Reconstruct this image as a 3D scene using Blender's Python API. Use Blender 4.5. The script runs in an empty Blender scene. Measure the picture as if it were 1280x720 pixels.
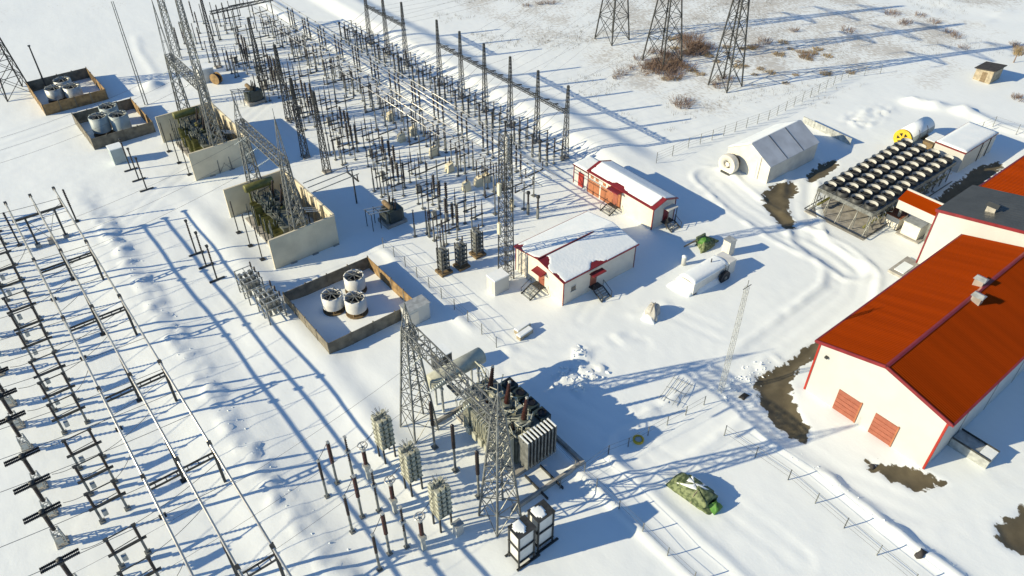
import bpy, math, random
import numpy as np
from mathutils import Vector, Matrix
random.seed(7)
scene = bpy.context.scene
col = scene.collection

# ------------------------------------------------------------------ camera
CAM_H = 57.0
PITCH = math.radians(39.3)          # below the horizon
HEAD = math.radians(51.5)           # heading, from +X towards +Y (the yard grid is axis aligned)
FOC = 941.0 / 1280.0 * 36.0
cam_d = bpy.data.cameras.new('camera'); cam = bpy.data.objects.new('camera', cam_d); col.objects.link(cam)
cam_d.sensor_width = 36.0; cam_d.lens = FOC; cam_d.clip_start = 0.5; cam_d.clip_end = 8000
fwd = Vector((math.cos(HEAD)*math.cos(PITCH), math.sin(HEAD)*math.cos(PITCH), -math.sin(PITCH)))
cam.location = (0, 0, CAM_H); cam.rotation_euler = fwd.to_track_quat('-Z', 'Y').to_euler()
scene.camera = cam

# ------------------------------------------------------------------ light
SUN_EL = math.radians(23.5)
SH = Vector((0.929, -0.370, 0)).normalized()       # the way shadows fall
sun_dir = Vector((SH.x*math.cos(SUN_EL), SH.y*math.cos(SUN_EL), -math.sin(SUN_EL)))
world = bpy.data.worlds.new('World'); scene.world = world; world.use_nodes = True
wn = world.node_tree.nodes; wl = world.node_tree.links
bg = wn['Background']; sky = wn.new('ShaderNodeTexSky'); sky.sky_type = 'NISHITA'; sky.sun_disc = False
sky.sun_elevation = SUN_EL; sky.sun_rotation = math.atan2(-SH.x, -SH.y)
sky.air_density = 1.0; sky.dust_density = 0.0; sky.ozone_density = 5.0; sky.altitude = 200
wl.new(sky.outputs['Color'], bg.inputs['Color']); bg.inputs['Strength'].default_value = 0.108
sl = bpy.data.lights.new('sun', 'SUN'); sl.energy = 5.0; sl.angle = math.radians(0.5); sl.color = (1.0, 0.86, 0.60)
so = bpy.data.objects.new('sun', sl); col.objects.link(so); so.rotation_euler = sun_dir.to_track_quat('-Z', 'Y').to_euler()
so.location = (-60, 60, 80)
scene.view_settings.view_transform = 'Standard'; scene.view_settings.look = 'None'
scene.view_settings.gamma = 1.0; scene.view_settings.use_curve_mapping = False
scene.view_settings.exposure = 0.42

# ------------------------------------------------------------------ photo pixel -> plan (1280x720)
_F = np.array(fwd); _R = np.array([math.sin(HEAD), -math.cos(HEAD), 0.]); _U = np.cross(_R, _F)
def P(x, y, z=0.0):
    d = _F*941.0 + _R*(x-640) - _U*(y-360)
    t = (z-CAM_H)/d[2]
    return float(d[0]*t), float(d[1]*t)

# ------------------------------------------------------------------ materials
MATS = {}
def mat(name, rgb, rough=0.6, metal=0.0, var=0.12, scale=1.5, rgb2=None, bump=0.0, bscale=8.0, spec=0.4, stretch=None, lo=0.35, hi=0.65):
    m = bpy.data.materials.new(name); m.use_nodes = True
    n = m.node_tree.nodes; l = m.node_tree.links; b = n['Principled BSDF']
    b.inputs['Roughness'].default_value = rough; b.inputs['Metallic'].default_value = metal
    b.inputs['Specular IOR Level'].default_value = spec
    geo = n.new('ShaderNodeNewGeometry'); mp = n.new('ShaderNodeMapping'); l.new(geo.outputs['Position'], mp.inputs['Vector'])
    if stretch: mp.inputs['Scale'].default_value = stretch
    nz = n.new('ShaderNodeTexNoise'); nz.inputs['Scale'].default_value = scale; nz.inputs['Detail'].default_value = 5
    l.new(mp.outputs[0], nz.inputs['Vector'])
    cr = n.new('ShaderNodeValToRGB'); l.new(nz.outputs['Fac'], cr.inputs['Fac'])
    c2 = rgb2 if rgb2 else tuple(min(1, c*(1+var)) for c in rgb)
    c1 = rgb if rgb2 else tuple(c*(1-var) for c in rgb)
    cr.color_ramp.elements[0].position = lo; cr.color_ramp.elements[1].position = hi
    cr.color_ramp.elements[0].color = (*c1, 1); cr.color_ramp.elements[1].color = (*c2, 1)
    l.new(cr.outputs['Color'], b.inputs['Base Color'])
    if bump > 0:
        nb = n.new('ShaderNodeTexNoise'); nb.inputs['Scale'].default_value = bscale; nb.inputs['Detail'].default_value = 4
        l.new(mp.outputs[0], nb.inputs['Vector'])
        bp = n.new('ShaderNodeBump'); bp.inputs['Strength'].default_value = bump; bp.inputs['Distance'].default_value = 0.1
        l.new(nb.outputs['Fac'], bp.inputs['Height']); l.new(bp.outputs['Normal'], b.inputs['Normal'])
    MATS[name] = m
    return m
mat('snow', (0.78, 0.84, 0.85), 0.55, rgb2=(0.85, 0.89, 0.88), scale=0.6, bump=0.25, bscale=3.0, spec=0.25)
mat('galv', (0.19, 0.20, 0.19), 0.5, 0.35, 0.3, 2.5)
mat('galv_dark', (0.05, 0.053, 0.052), 0.55, 0.3, 0.3, 2.5)
mat('galv_pale', (0.42, 0.44, 0.42), 0.45, 0.3, 0.2, 2.0)
mat('alu', (0.60, 0.58, 0.52), 0.35, 0.6, 0.15, 1.0)
mat('porcelain', (0.020, 0.013, 0.012), 0.3, 0, 0.3, 6, spec=0.5)
mat('porcelain_red', (0.042, 0.016, 0.014), 0.25, 0, 0.3, 6, spec=0.5)
mat('glass_ins', (0.50, 0.55, 0.52), 0.15, 0, 0.2, 6, spec=0.6)
mat('concrete', (0.33, 0.32, 0.29), 0.85, 0, 0.2, 1.2, bump=0.2)
mat('black', (0.012, 0.012, 0.014), 0.4, 0, 0.3, 4)
mat('wire', (0.10, 0.10, 0.105), 0.5, 0.4, 0.2, 1)
mat('cream_wall', (0.66, 0.62, 0.53), 0.6, 0, 0.06, 0.8)
mat('white_wall', (0.50, 0.51, 0.485), 0.5, 0, 0.03, 0.5)
mat('tent', (0.66, 0.64, 0.56), 0.55, 0, 0.08, 0.8)
mat('tent_grey', (0.50, 0.53, 0.55), 0.5, 0, 0.12, 0.5)
mat('red_trim', (0.19, 0.020, 0.024), 0.45, 0, 0.15, 1)
mat('red_door', (0.34, 0.03, 0.018), 0.5, 0, 0.1, 1)
mat('brick_orange', (0.36, 0.14, 0.065), 0.7, 0, 0.12, 3)
mat('door_brick', (0.30, 0.10, 0.06), 0.55, 0, 0.1, 2)
mat('orange_roof', (0.255, 0.033, 0.001), 0.6, 0, 0.10, 0.9, spec=0.02, stretch=(1.0, 0.06, 0.06))
mat('dark_roof', (0.055, 0.06, 0.06), 0.55, 0, 0.12, 0.5)
mat('firewall', (0.62, 0.565, 0.42), 0.8, 0, 0.10, 0.5, bump=0.1)
mat('olive', (0.135, 0.135, 0.04), 0.5, 0, 0.3, 1.5)
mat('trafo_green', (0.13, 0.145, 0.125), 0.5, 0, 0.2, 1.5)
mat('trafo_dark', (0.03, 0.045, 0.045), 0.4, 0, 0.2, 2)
mat('trafo_pale', (0.40, 0.41, 0.33), 0.5, 0, 0.15, 1.5)
mat('fence_board', (0.17, 0.155, 0.12), 0.8, 0, 0.3, 1.2)
mat('fence_rust', (0.25, 0.165, 0.075), 0.8, 0, 0.35, 1.5)
mat('drum_white', (0.62, 0.63, 0.60), 0.5, 0, 0.08, 1)
mat('drum_grey', (0.34, 0.40, 0.40), 0.5, 0, 0.12, 1)
mat('base_brown', (0.18, 0.13, 0.07), 0.8, 0, 0.2, 3)
mat('tarp', (0.05, 0.075, 0.03), 0.7, 0, 0.3, 2.6, rgb2=(0.19, 0.23, 0.11), bump=0.6, bscale=3.0, lo=0.42, hi=0.58)
mat('tarp_green', (0.07, 0.20, 0.035), 0.6, 0, 0.3, 1.4)
mat('yellow', (0.62, 0.43, 0.03), 0.5, 0, 0.1, 2)
mat('wood', (0.20, 0.15, 0.09), 0.85, 0, 0.3, 2)
mat('wood_grey', (0.36, 0.31, 0.22), 0.85, 0, 0.25, 2)
mat('felt', (0.045, 0.042, 0.04), 0.85, 0, 0.25, 2)
mat('window', (0.03, 0.04, 0.05), 0.12, 0, 0.2, 2, spec=0.7)
mat('twig', (0.20, 0.14, 0.105), 0.9, 0, 0.3, 1.5)
mat('grass_dry', (0.30, 0.23, 0.13), 0.9, 0, 0.3, 0.5)
mat('rust', (0.20, 0.07, 0.03), 0.8, 0, 0.3, 2)
mat('cream_box', (0.68, 0.62, 0.44), 0.55, 0, 0.08, 1)
mat('canvas', (0.40, 0.40, 0.37), 0.8, 0, 0.2, 2, bump=0.3)
def M(n): return MATS[n]

# ------------------------------------------------------------------ numpy noise
def _hash(ix, iy, s):
    h = (ix*374761393 + iy*668265263 + s*2147483647) & 0xffffffff
    h = ((h ^ (h >> 13))*1274126177) & 0xffffffff
    return ((h ^ (h >> 16)) & 0xffff)/65535.0
def vnoise(x, y, s=0):
    x = np.asarray(x, float); y = np.asarray(y, float)
    ix = np.floor(x).astype(np.int64); iy = np.floor(y).astype(np.int64)
    fx = x-ix; fy = y-iy; fx = fx*fx*(3-2*fx); fy = fy*fy*(3-2*fy)
    a = _hash(ix, iy, s); b = _hash(ix+1, iy, s); c = _hash(ix, iy+1, s); d = _hash(ix+1, iy+1, s)
    return (a*(1-fx)+b*fx)*(1-fy)+(c*(1-fx)+d*fx)*fy
def fbm(x, y, s=0, o=4):
    r = 0; a = 0.5; t = 0
    for k in range(o):
        r = r+a*vnoise(x*2**k, y*2**k, s+k*17); t += a; a *= 0.5
    return r/t-0.5
def sstep(a, b, x):
    t = np.clip((x-a)/(b-a), 0, 1); return t*t*(3-2*t)

# ------------------------------------------------------------------ terrain
def seg_dist(X, Y, pts):
    d = np.full(np.shape(X), 1e9); 
    for (x0, y0), (x1, y1) in zip(pts[:-1], pts[1:]):
        vx, vy = x1-x0, y1-y0; L = vx*vx+vy*vy+1e-9
        t = np.clip(((X-x0)*vx+(Y-y0)*vy)/L, 0, 1)
        d = np.minimum(d, np.hypot(X-x0-t*vx, Y-y0-t*vy))
    return d
def poly_sd(X, Y, pts):
    """signed distance, positive inside"""
    d = seg_dist(X, Y, pts+[pts[0]]); ins = np.zeros(np.shape(X), bool)
    n = len(pts)
    for i in range(n):
        x0, y0 = pts[i]; x1, y1 = pts[(i+1) % n]
        c = ((y0 > Y) != (y1 > Y)) & (X < (x1-x0)*(Y-y0)/(y1-y0+1e-12)+x0)
        ins ^= c
    return np.where(ins, d, -d)
PX = lambda *a: [P(*q) for q in a]
DIRT = [
    PX((948, 470), (985, 455), (1018, 428), (1034, 418), (1022, 440), (995, 462), (985, 480), (990, 505), (1008, 535), (1005, 549), (990, 545), (965, 522), (952, 500)),
    PX((956, 243), (970, 231), (992, 227), (996, 238), (984, 248), (985, 262), (993, 283), (983, 284), (965, 266), (957, 255)),
    PX((1010, 222), (1025, 207), (1044, 200), (1046, 208), (1030, 218), (1014, 226)),
    PX((1102, 586), (1122, 584), (1140, 586), (1160, 595), (1180, 605), (1165, 606), (1143, 612), (1130, 602), (1112, 598)),
    PX((1248, 656), (1268, 648), (1282, 636), (1300, 650), (1300, 690), (1270, 687), (1254, 678)),
    PX((1170, 250), (1195, 232), (1220, 212), (1248, 203), (1252, 208), (1230, 226), (1205, 243), (1182, 258)),
    PX((1095, 268), (1130, 262), (1150, 290), (1120, 285)),
    PX((1088, 580), (1092, 578), (1094, 585), (1090, 587)),
]
ROAD = PX((893, 222), (930, 255), (985, 290), (1040, 316), (1066, 340), (1060, 368), (1020, 402), (960, 447), (900, 498), (850, 535), (800, 560))
ROAD2 = PX((1005, 200), (1000, 250), (1010, 300), (1062, 335))
FARROAD = PX((1080, -12), (1130, 0), (1200, 14), (1280, 29), (1380, 52))
ROUGH = [(PX((700, 478), (715, 460), (728, 440)), 1.5, 0.55), (PX((718, 490), (745, 462)), 1.2, 0.5), (PX((745, 432), (785, 420)), 1.6, 0.16),
         (PX((905, 490), (935, 470), (965, 450)), 1.4, 0.22), (PX((770, 520), (850, 500)), 1.2, 0.12), (PX((1075, 152), (1100, 138)), 3.5, 0.35),
         (PX((770, 560), (800, 575), (835, 600)), 0.9, 0.14), (PX((550, 362), (640, 440)), 0.7, 0.15), (PX((790, 395), (830, 380)), 1.2, 0.12)]
TRACKS = [PX((640, 462), (700, 500), (780, 540), (870, 600), (1000, 700)), PX((845, 392), (905, 420), (960, 400), (1040, 350)), PX((0, 172), (70, 148), (160, 118), (240, 98)), PX((0, 186), (80, 160), (170, 128), (250, 108)), PX((440, 300), (520, 330), (600, 400), (680, 440), (800, 430)), PX((890, 225), (800, 300), (730, 400)), PX((1290, 600), (1150, 640), (1040, 590), (960, 530)), PX((130, 300), (200, 240), (330, 130), (420, 40))]
def terrain(X, Y):
    X = np.asarray(X, float); Y = np.asarray(Y, float)
    h = 0.30*fbm(X/24, Y/24, 3, 3)+0.07*fbm(X/5, Y/5, 11, 3)+0.04*fbm(X/1.1, Y/1.1, 23, 2)
    # step bank east of the tubular busbars, its lee side away from the sun
    e = 9.2+1.0*fbm(Y/9, X*0, 37, 2)
    yw = sstep(114, 102, Y)*sstep(20, 30, Y)
    h = h+0.30*sstep(3.0, 7.5, X)*(1-sstep(e-1.0, e+1.2, X))*yw
    h = h+0.85*np.clip(fbm(X/1.5, Y/1.0, 41, 3)+0.10, 0, 1)*sstep(e-1.8, e-0.6, X)*(1-sstep(e+0.5, e+1.6, X))*yw
    h = h+0.55*fbm(X/9, Y/13, 43, 2)*sstep(10, 13, X)*(1-sstep(21, 24, X))*yw
    # soft ridges under the bus shadows
    h = h+0.32*np.exp(-((X-20.0-1.2*fbm(Y/15, X*0, 5))/1.6)**2)*sstep(104, 90, Y)*sstep(25, 40, Y)*(0.5+vnoise(Y/6, X*0, 8))
    # bank along the outer side of the switchyard
    w = fbm(Y/11, X/30, 51, 3)
    h = h+1.0*sstep(70.5, 75.0, X+1.2*w)*(1-sstep(77.5, 82, X+2*w))*sstep(60, 72, Y)*(1-0.3*sstep(150, 170, Y))
    # low ploughed strip between the two rows of the yard
    h = h+0.40*sstep(61.0, 62.2, X)*(1-sstep(64.2, 65.4, X))*sstep(68, 73, Y)*sstep(178, 160, Y)*(0.6+0.8*vnoise(Y/1.3, X/1.5, 61))
    # yard edge berm next to the reactor lot
    h = h+0.22*np.exp(-((X-35.2-0.8*fbm(Y/5, X*0, 71))/0.7)**2)*sstep(49, 53, Y)*sstep(73, 69, Y)
    # ploughed ridges by the lower road
    r = 0.55+0.9*vnoise(Y/2.1, X*0, 81)
    h = h+0.50*np.exp(-(np.abs(X-48.6-0.9*fbm(Y/3, X*0, 83))/0.6)**2.0)*sstep(24, 20, Y)*(r-0.25)
    h = h+0.38*np.exp(-(np.abs(X-31.6-0.5*fbm(Y/4, X*0, 85))/0.40)**2)*sstep(36.5, 34.5, Y)*r
    h = h+0.18*np.exp(-(np.abs(X-35.0-0.5*fbm(Y/4, X*0, 87))/0.5)**2)*sstep(33, 30, Y)
    # roads
    for pts, wd in ((ROAD, 2.6), (ROAD2, 1.8), (FARROAD, 3.5)):
        d = seg_dist(X, Y, pts)
        h = h-0.12*(1-sstep(wd-0.6, wd+0.3, d))+0.20*np.exp(-((d-wd-0.5)/0.35)**2)*(0.2+1.2*vnoise(X/1.2, Y/1.2, 91))
        h = h-0.07*np.exp(-((d-0.9)/0.25)**2)
    for pts in TRACKS:
        d = seg_dist(X, Y, pts); h = h-0.045*np.exp(-((d-0.9)/0.30)**2)+0.015*np.exp(-((d-1.6)/0.3)**2)
    for pts, wd, a in ROUGH:
        d = seg_dist(X, Y, pts)
        h = h+a*(1-sstep(wd*0.3, wd, d))*(0.1+2.4*fbm(X/0.8, Y/0.8, 97, 3)+0.4*vnoise(X/1.5, Y/1.5, 99))
    # dug-out near the far end, heap of snow
    d = seg_dist(X, Y, PX((205, 40), (170, 46), (173, 62), (196, 97)))
    h = h+0.12*np.exp(-(d/0.8)**2)
    hx, hy = P(190, 108); h = h+0.9*np.exp(-(((X-hx)/1.6)**2+((Y-hy)/1.6)**2)**1.2)
    # ridge by the cooler field
    h = h+0.9*np.exp(-(seg_dist(X, Y, PX((1140, 128), (1200, 138), (1240, 155), (1300, 170)))/1.3)**2)*(0.3+1.2*vnoise(X/2, Y/2, 103))
    for pts in DIRT:
        h = h-0.30*sstep(-0.5, 0.6, poly_sd(X, Y, pts))
    return h
def axis(a, lo, hi, b, s):
    mid = np.arange(lo, hi+1e-6, s); out = [lo]; st = s
    while out[-1] > a: st = min(st*1.12, 400); out.append(out[-1]-st)
    out2 = [mid[-1]]; st = s
    while out2[-1] < b: st = min(st*(1.035 if out2[-1] < 260 else 1.15), 400); out2.append(out2[-1]+st)
    return np.array(out[:0:-1]+list(mid)+out2[1:])
GX = axis(-3000, -16, 112, 4000, 0.42); GY = axis(-3000, -4, 134, 4000, 0.42)
gx, gy = np.meshgrid(GX, GY)
GH = terrain(gx, gy)
def gz(x, y):
    i = min(max(np.searchsorted(GX, x)-1, 0), len(GX)-2); j = min(max(np.searchsorted(GY, y)-1, 0), len(GY)-2)
    fx = (x-GX[i])/(GX[i+1]-GX[i]); fy = (y-GY[j])/(GY[j+1]-GY[j])
    return float((GH[j, i]*(1-fx)+GH[j, i+1]*fx)*(1-fy)+(GH[j+1, i]*(1-fx)+GH[j+1, i+1]*fx)*fy)
def build_ground():
    ny, nx = gx.shape
    co = np.stack([gx, gy, GH], -1).reshape(-1, 3).astype(np.float32)
    idx = np.arange(nx*ny).reshape(ny, nx)
    q = np.stack([idx[:-1, :-1], idx[:-1, 1:], idx[1:, 1:], idx[1:, :-1]], -1).reshape(-1, 4)
    me = bpy.data.meshes.new('ground'); me.vertices.add(len(co)); me.vertices.foreach_set('co', co.ravel())
    me.loops.add(q.size); me.loops.foreach_set('vertex_index', q.ravel().astype(np.int32))
    me.polygons.add(len(q)); me.polygons.foreach_set('loop_start', np.arange(0, q.size, 4, dtype=np.int32))
    me.polygons.foreach_set('loop_total', np.full(len(q), 4, np.int32)); me.polygons.foreach_set('use_smooth', np.ones(len(q), bool))
    me.update()
    dirt = np.full(gx.shape, -5.0)
    for pts in DIRT: dirt = np.maximum(dirt, np.clip(poly_sd(gx, gy, pts)+0.35, -5, 5))
    at = me.attributes.new('dirt', 'FLOAT', 'POINT'); at.data.foreach_set('value', dirt.ravel().astype(np.float32))
    # how much dry grass stands through the snow (open field outside the yard)
    g = sstep(86, 100, gx)*sstep(58, 72, gy)*0.9+sstep(118, 140, gx)*sstep(45, 55, gy)*0.7
    g = np.maximum(g, 0.5*sstep(168, 190, gy)); g = np.clip(g, 0, 1)
    g = g*(1-np.exp(-(seg_dist(gx, gy, FARROAD)/4.5)**2))
    at = me.attributes.new('grass', 'FLOAT', 'POINT'); at.data.foreach_set('value', g.ravel().astype(np.float32))
    m = bpy.data.materials.new('snow_ground'); m.use_nodes = True; n = m.node_tree.nodes; l = m.node_tree.links; b = n['Principled BSDF']
    b.inputs['Roughness'].default_value = 0.6; b.inputs['Specular IOR Level'].default_value = 0.2
    geo = n.new('ShaderNodeNewGeometry')
    def noise(sc, det=4, st=None):
        z = n.new('ShaderNodeTexNoise'); z.inputs['Scale'].default_value = sc; z.inputs['Detail'].default_value = det
        if st:
            mp = n.new('ShaderNodeMapping'); mp.inputs['Scale'].default_value = st; mp.inputs['Rotation'].default_value = (0, 0, 0.5)
            l.new(geo.outputs['Position'], mp.inputs['Vector']); l.new(mp.outputs[0], z.inputs['Vector'])
        else: l.new(geo.outputs['Position'], z.inputs['Vector'])
        return z.outputs['Fac']
    def math_(op, a, c, clamp=False):
        k = n.new('ShaderNodeMath'); k.operation = op; k.use_clamp = clamp
        for i, q_ in enumerate((a, c)):
            if isinstance(q_, (int, float)): k.inputs[i].default_value = q_
            else: l.new(q_, k.inputs[i])
        return k.outputs[0]
    def mix(f, a, c):
        k = n.new('ShaderNodeMix'); k.data_type = 'RGBA'
        if isinstance(f, (int, float)): k.inputs[0].default_value = f
        else: l.new(f, k.inputs[0])
        for i, q_ in ((6, a), (7, c)):
            if isinstance(q_, tuple): k.inputs[i].default_value = (*q_, 1)
            else: l.new(q_, k.inputs[i])
        return k.outputs[2]
    ad = n.new('ShaderNodeAttribute'); ad.attribute_name = 'dirt'; ag = n.new('ShaderNodeAttribute'); ag.attribute_name = 'grass'
    snowc = mix(noise(0.13, 5), (0.78, 0.835, 0.835), (0.85, 0.895, 0.885))
    snowc = mix(math_('MULTIPLY', math_('SUBTRACT', noise(1.6, 5, (1, 0.35, 1)), 0.5), 0.5, True), snowc, (0.66, 0.71, 0.72))
    # grass through the snow
    g1 = math_('ADD', math_('MULTIPLY', noise(0.12, 6), 0.85), math_('MULTIPLY', noise(2.4, 6, (1, 0.5, 1)), 0.95))
    gm = math_('MULTIPLY', math_('SUBTRACT', math_('ADD', g1, math_('MULTIPLY', ag.outputs['Fac'], 0.42)), 1.22), 5.0, True)
    gm = math_('MULTIPLY', gm, math_('MULTIPLY', ag.outputs['Fac'], 0.60))
    gcol = mix(noise(0.5), (0.30, 0.235, 0.15), (0.46, 0.43, 0.37))
    c = mix(gm, snowc, gcol)
    # bare ground
    dn = math_('ADD', ad.outputs['Fac'], math_('MULTIPLY', math_('SUBTRACT', noise(1.3, 6), 0.5), 2.2))
    dm = math_('MULTIPLY', dn, 6.0, True)
    dcol = mix(noise(0.9, 6), (0.065, 0.055, 0.035), (0.17, 0.145, 0.09))
    c = mix(dm, c, dcol)
    l.new(c, b.inputs['Base Color'])
    bp = n.new('ShaderNodeBump'); bp.inputs['Strength'].default_value = 0.22; bp.inputs['Distance'].default_value = 0.10
    l.new(math_('ADD', noise(1.0, 6, (1, 0.5, 1)), math_('MULTIPLY', noise(5, 3), 0.3)), bp.inputs['Height']); l.new(bp.outputs['Normal'], b.inputs['Normal'])
    me.materials.append(m)
    o = bpy.data.objects.new('ground', me); col.objects.link(o); o['kind'] = 'structure'; o['label'] = 'snow covered ground of the substation and field'
    return o
build_ground()

# ------------------------------------------------------------------ mesh building
class MB:
    def __init__(s): s.v = []; s.f = []
    def add(s, vs, fs):
        k = len(s.v); s.v += [tuple(p) for p in vs]; s.f += [tuple(i+k for i in f) for f in fs]; return s
    def box(s, x0, x1, y0, y1, z0, z1):
        return s.add([(x0,y0,z0),(x1,y0,z0),(x1,y1,z0),(x0,y1,z0),(x0,y0,z1),(x1,y0,z1),(x1,y1,z1),(x0,y1,z1)],
                     [(0,3,2,1),(4,5,6,7),(0,1,5,4),(1,2,6,5),(2,3,7,6),(3,0,4,7)])
    def bar(s, p, q, w, h=None):
        p = Vector(p); q = Vector(q); d = (q-p)
        if d.length < 1e-6: return s
        d.normalize(); up = Vector((0,0,1)) if abs(d.z) < 0.95 else Vector((1,0,0))
        a = d.cross(up).normalized()*(w/2); b = d.cross(a).normalized()*((h or w)/2)
        vs = [p-a-b, p+a-b, p+a+b, p-a+b, q-a-b, q+a-b, q+a+b, q-a+b]
        return s.add(vs, [(0,1,2,3),(7,6,5,4),(0,4,5,1),(1,5,6,2),(2,6,7,3),(3,7,4,0)])
    def tube(s, pts, r, n=6):
        pts = [Vector(p) for p in pts]; rings = []
        rr = r if isinstance(r, (list, tuple)) else [r]*len(pts)
        for i, p in enumerate(pts):
            d = (pts[min(i+1, len(pts)-1)]-pts[max(i-1, 0)]).normalized()
            up = Vector((0,0,1)) if abs(d.z) < 0.95 else Vector((1,0,0))
            a = d.cross(up).normalized(); b = d.cross(a).normalized()
            rings.append([p+(a*math.cos(t)+b*math.sin(t))*rr[i] for t in [2*math.pi*k/n for k in range(n)]])
        vs = [p for r_ in rings for p in r_]; fs = []
        for i in range(len(pts)-1):
            for k in range(n):
                fs.append((i*n+k, i*n+(k+1) % n, (i+1)*n+(k+1) % n, (i+1)*n+k))
        fs.append(tuple(range(n-1, -1, -1))); fs.append(tuple((len(pts)-1)*n+k for k in range(n)))
        return s.add(vs, fs)
    def lathe(s, prof, n=10, ax='z', c=(0,0,0), cap=True):
        """prof: (radius, height) pairs"""
        vs = []; fs = []
        for r, h in prof:
            for k in range(n):
                t = 2*math.pi*k/n; u, w = r*math.cos(t), r*math.sin(t)
                vs.append((c[0]+u, c[1]+w, c[2]+h) if ax == 'z' else (c[0]+h, c[1]+u, c[2]+w) if ax == 'x' else (c[0]+w, c[1]+h, c[2]+u))
        m = len(prof)
        for i in range(m-1):
            for k in range(n): fs.append((i*n+k, i*n+(k+1) % n, (i+1)*n+(k+1) % n, (i+1)*n+k))
        if cap: fs.append(tuple(range(n-1, -1, -1))); fs.append(tuple((m-1)*n+k for k in range(n)))
        return s.add(vs, fs)
    def poly(s, pts): return s.add(pts, [tuple(range(len(pts)))])
    def mesh(s, name, m, smooth=False):
        me = bpy.data.meshes.new(name); me.from_pydata(s.v, [], s.f); me.update()
        me.materials.append(M(m) if isinstance(m, str) else m)
        if smooth: me.polygons.foreach_set('use_smooth', [True]*len(me.polygons))
        return me
def thing(name, label, cat, loc=(0,0,0), rz=0.0, group=None):
    o = bpy.data.objects.new(name, None); o.empty_display_size = 0.3; col.objects.link(o)
    o.location = loc; o.rotation_euler = (0, 0, rz); o['label'] = label; o['category'] = cat
    if group: o['group'] = group
    return o
def part(name, me, parent, loc=(0,0,0), rz=0.0, kind=None, label=None):
    o = bpy.data.objects.new(name, me); col.objects.link(o); o.parent = parent; o.location = loc
    if rz: o.rotation_euler = (0, 0, rz)
    if kind: o['kind'] = kind
    if label: o['label'] = label
    return o
def single(name, me, label, cat, loc=(0,0,0), rz=0.0, group=None):
    o = bpy.data.objects.new(name, me); col.objects.link(o); o.location = loc; o.rotation_euler = (0, 0, rz)
    o['label'] = label; o['category'] = cat
    if group: o['group'] = group
    return o
# a prototype = list of (part name, mesh, kind, [sub-parts]) ; stamped as often as wanted with shared meshes
JIT = 0.0; jr = random.Random(12)
def stamp(proto, name, label, cat, x, y, rz=0.0, group=None, z=None):
    x += jr.uniform(-JIT, JIT); y += jr.uniform(-JIT, JIT)
    t = thing(name, label, cat, (x, y, gz(x, y) if z is None else z), rz, group)
    if JIT: t.scale = (1, 1, jr.uniform(0.88, 1.07)); t.rotation_euler[2] += jr.uniform(-.06, .06)
    for pr in proto:
        o = part(pr[0], pr[1], t, kind=pr[2] if len(pr) > 2 else None)
        for sp in (pr[3] if len(pr) > 3 else []): part(sp[0], sp[1], o)
    return t

# ------------------------------------------------------------------ generic electrical pieces
def ins_prof(r, z0, z1, n):
    p = [(r*0.55, z0)]; d = (z1-z0)/n
    for k in range(n):
        p += [(r*0.6, z0+d*(k+0.15)), (r, z0+d*(k+0.40)), (r*0.6, z0+d*(k+0.62))]
    return p+[(r*0.55, z1)]
def insulator(mb, x, y, z0, z1, r=0.13, n=9, seg=8): return mb.lathe(ins_prof(r, z0, z1, n), seg, 'z', (x, y, 0))
def lattice(h, w0, w1, npan, leg=0.13, br=0.06, z0=-0.4):
    """four tapered legs (own meshes) and one bracing mesh"""
    legs = []; b = MB()
    hw = lambda z: (w0+(w1-w0)*max(z, 0)/h)/2
    cor = [(-1,-1),(1,-1),(1,1),(-1,1)]
    for cx, cy in cor:
        legs.append(MB().bar((cx*hw(z0), cy*hw(z0), z0), (cx*hw(h), cy*hw(h), h), leg))
    zs = []; z = 0.0
    ratio = (w1/w0)**(1/npan); st = h*(1-ratio)/(1-ratio**npan) if abs(ratio-1) > 1e-3 else h/npan
    for k in range(npan+1):
        zs.append(min(z, h)); z += st; st *= ratio
    zs[-1] = h
    for k in range(npan):
        a, c = zs[k], zs[k+1]
        for i in range(4):
            (ax, ay), (bx, by) = cor[i], cor[(i+1) % 4]
            p0 = (ax*hw(a), ay*hw(a), a); p1 = (bx*hw(a), by*hw(a), a); q0 = (ax*hw(c), ay*hw(c), c); q1 = (bx*hw(c), by*hw(c), c)
            b.bar(p0, q1, br); b.bar(p1, q0, br); b.bar(q0, q1, br)
    return legs, b
def lattice_mesh(h, w0, w1, npan, leg=0.13, br=0.06, m='galv', z0=-0.4):
    l, b = lattice(h, w0, w1, npan, leg, br, z0)
    return [x.mesh('leg', m) for x in l], b.mesh('bracing', m)
def lattice_beam(p0, p1, w, h, npan, ch=0.11, br=0.055):
    """horizontal square truss: chords and lacing"""
    p0 = Vector(p0); p1 = Vector(p1); d = (p1-p0); L = d.length; d.normalize(); s = d.cross(Vector((0,0,1)))*(w/2); u = Vector((0,0,h/2))
    c = MB(); b = MB(); cor = [-s-u, s-u, s+u, -s+u]
    for k in cor: c.bar(p0+k, p1+k, ch)
    for k in range(npan):
        a = p0+d*L*k/npan; e = p0+d*L*(k+1)/npan
        for i in range(4):
            x, y = cor[i], cor[(i+1) % 4]
            b.bar(a+x, e+y, br) if k % 2 else b.bar(a+y, e+x, br)
            b.bar(e+x, e+y, br)
    return c, b
def wire_pts(a, b, sag, n=12):
    a = Vector(a); b = Vector(b)
    return [a.lerp(b, k/n)-Vector((0, 0, 4*sag*(k/n)*(1-k/n))) for k in range(n+1)]
def conductor(a, b, sag, label, group, r=0.035, name='overhead_conductor'):
    pts = wire_pts(a, b, sag); o = Vector(a)
    return single(name, MB().tube([p-o for p in pts], r, 4).mesh('conductor', 'wire'), label, 'conductor', tuple(o), group=group)

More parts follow.
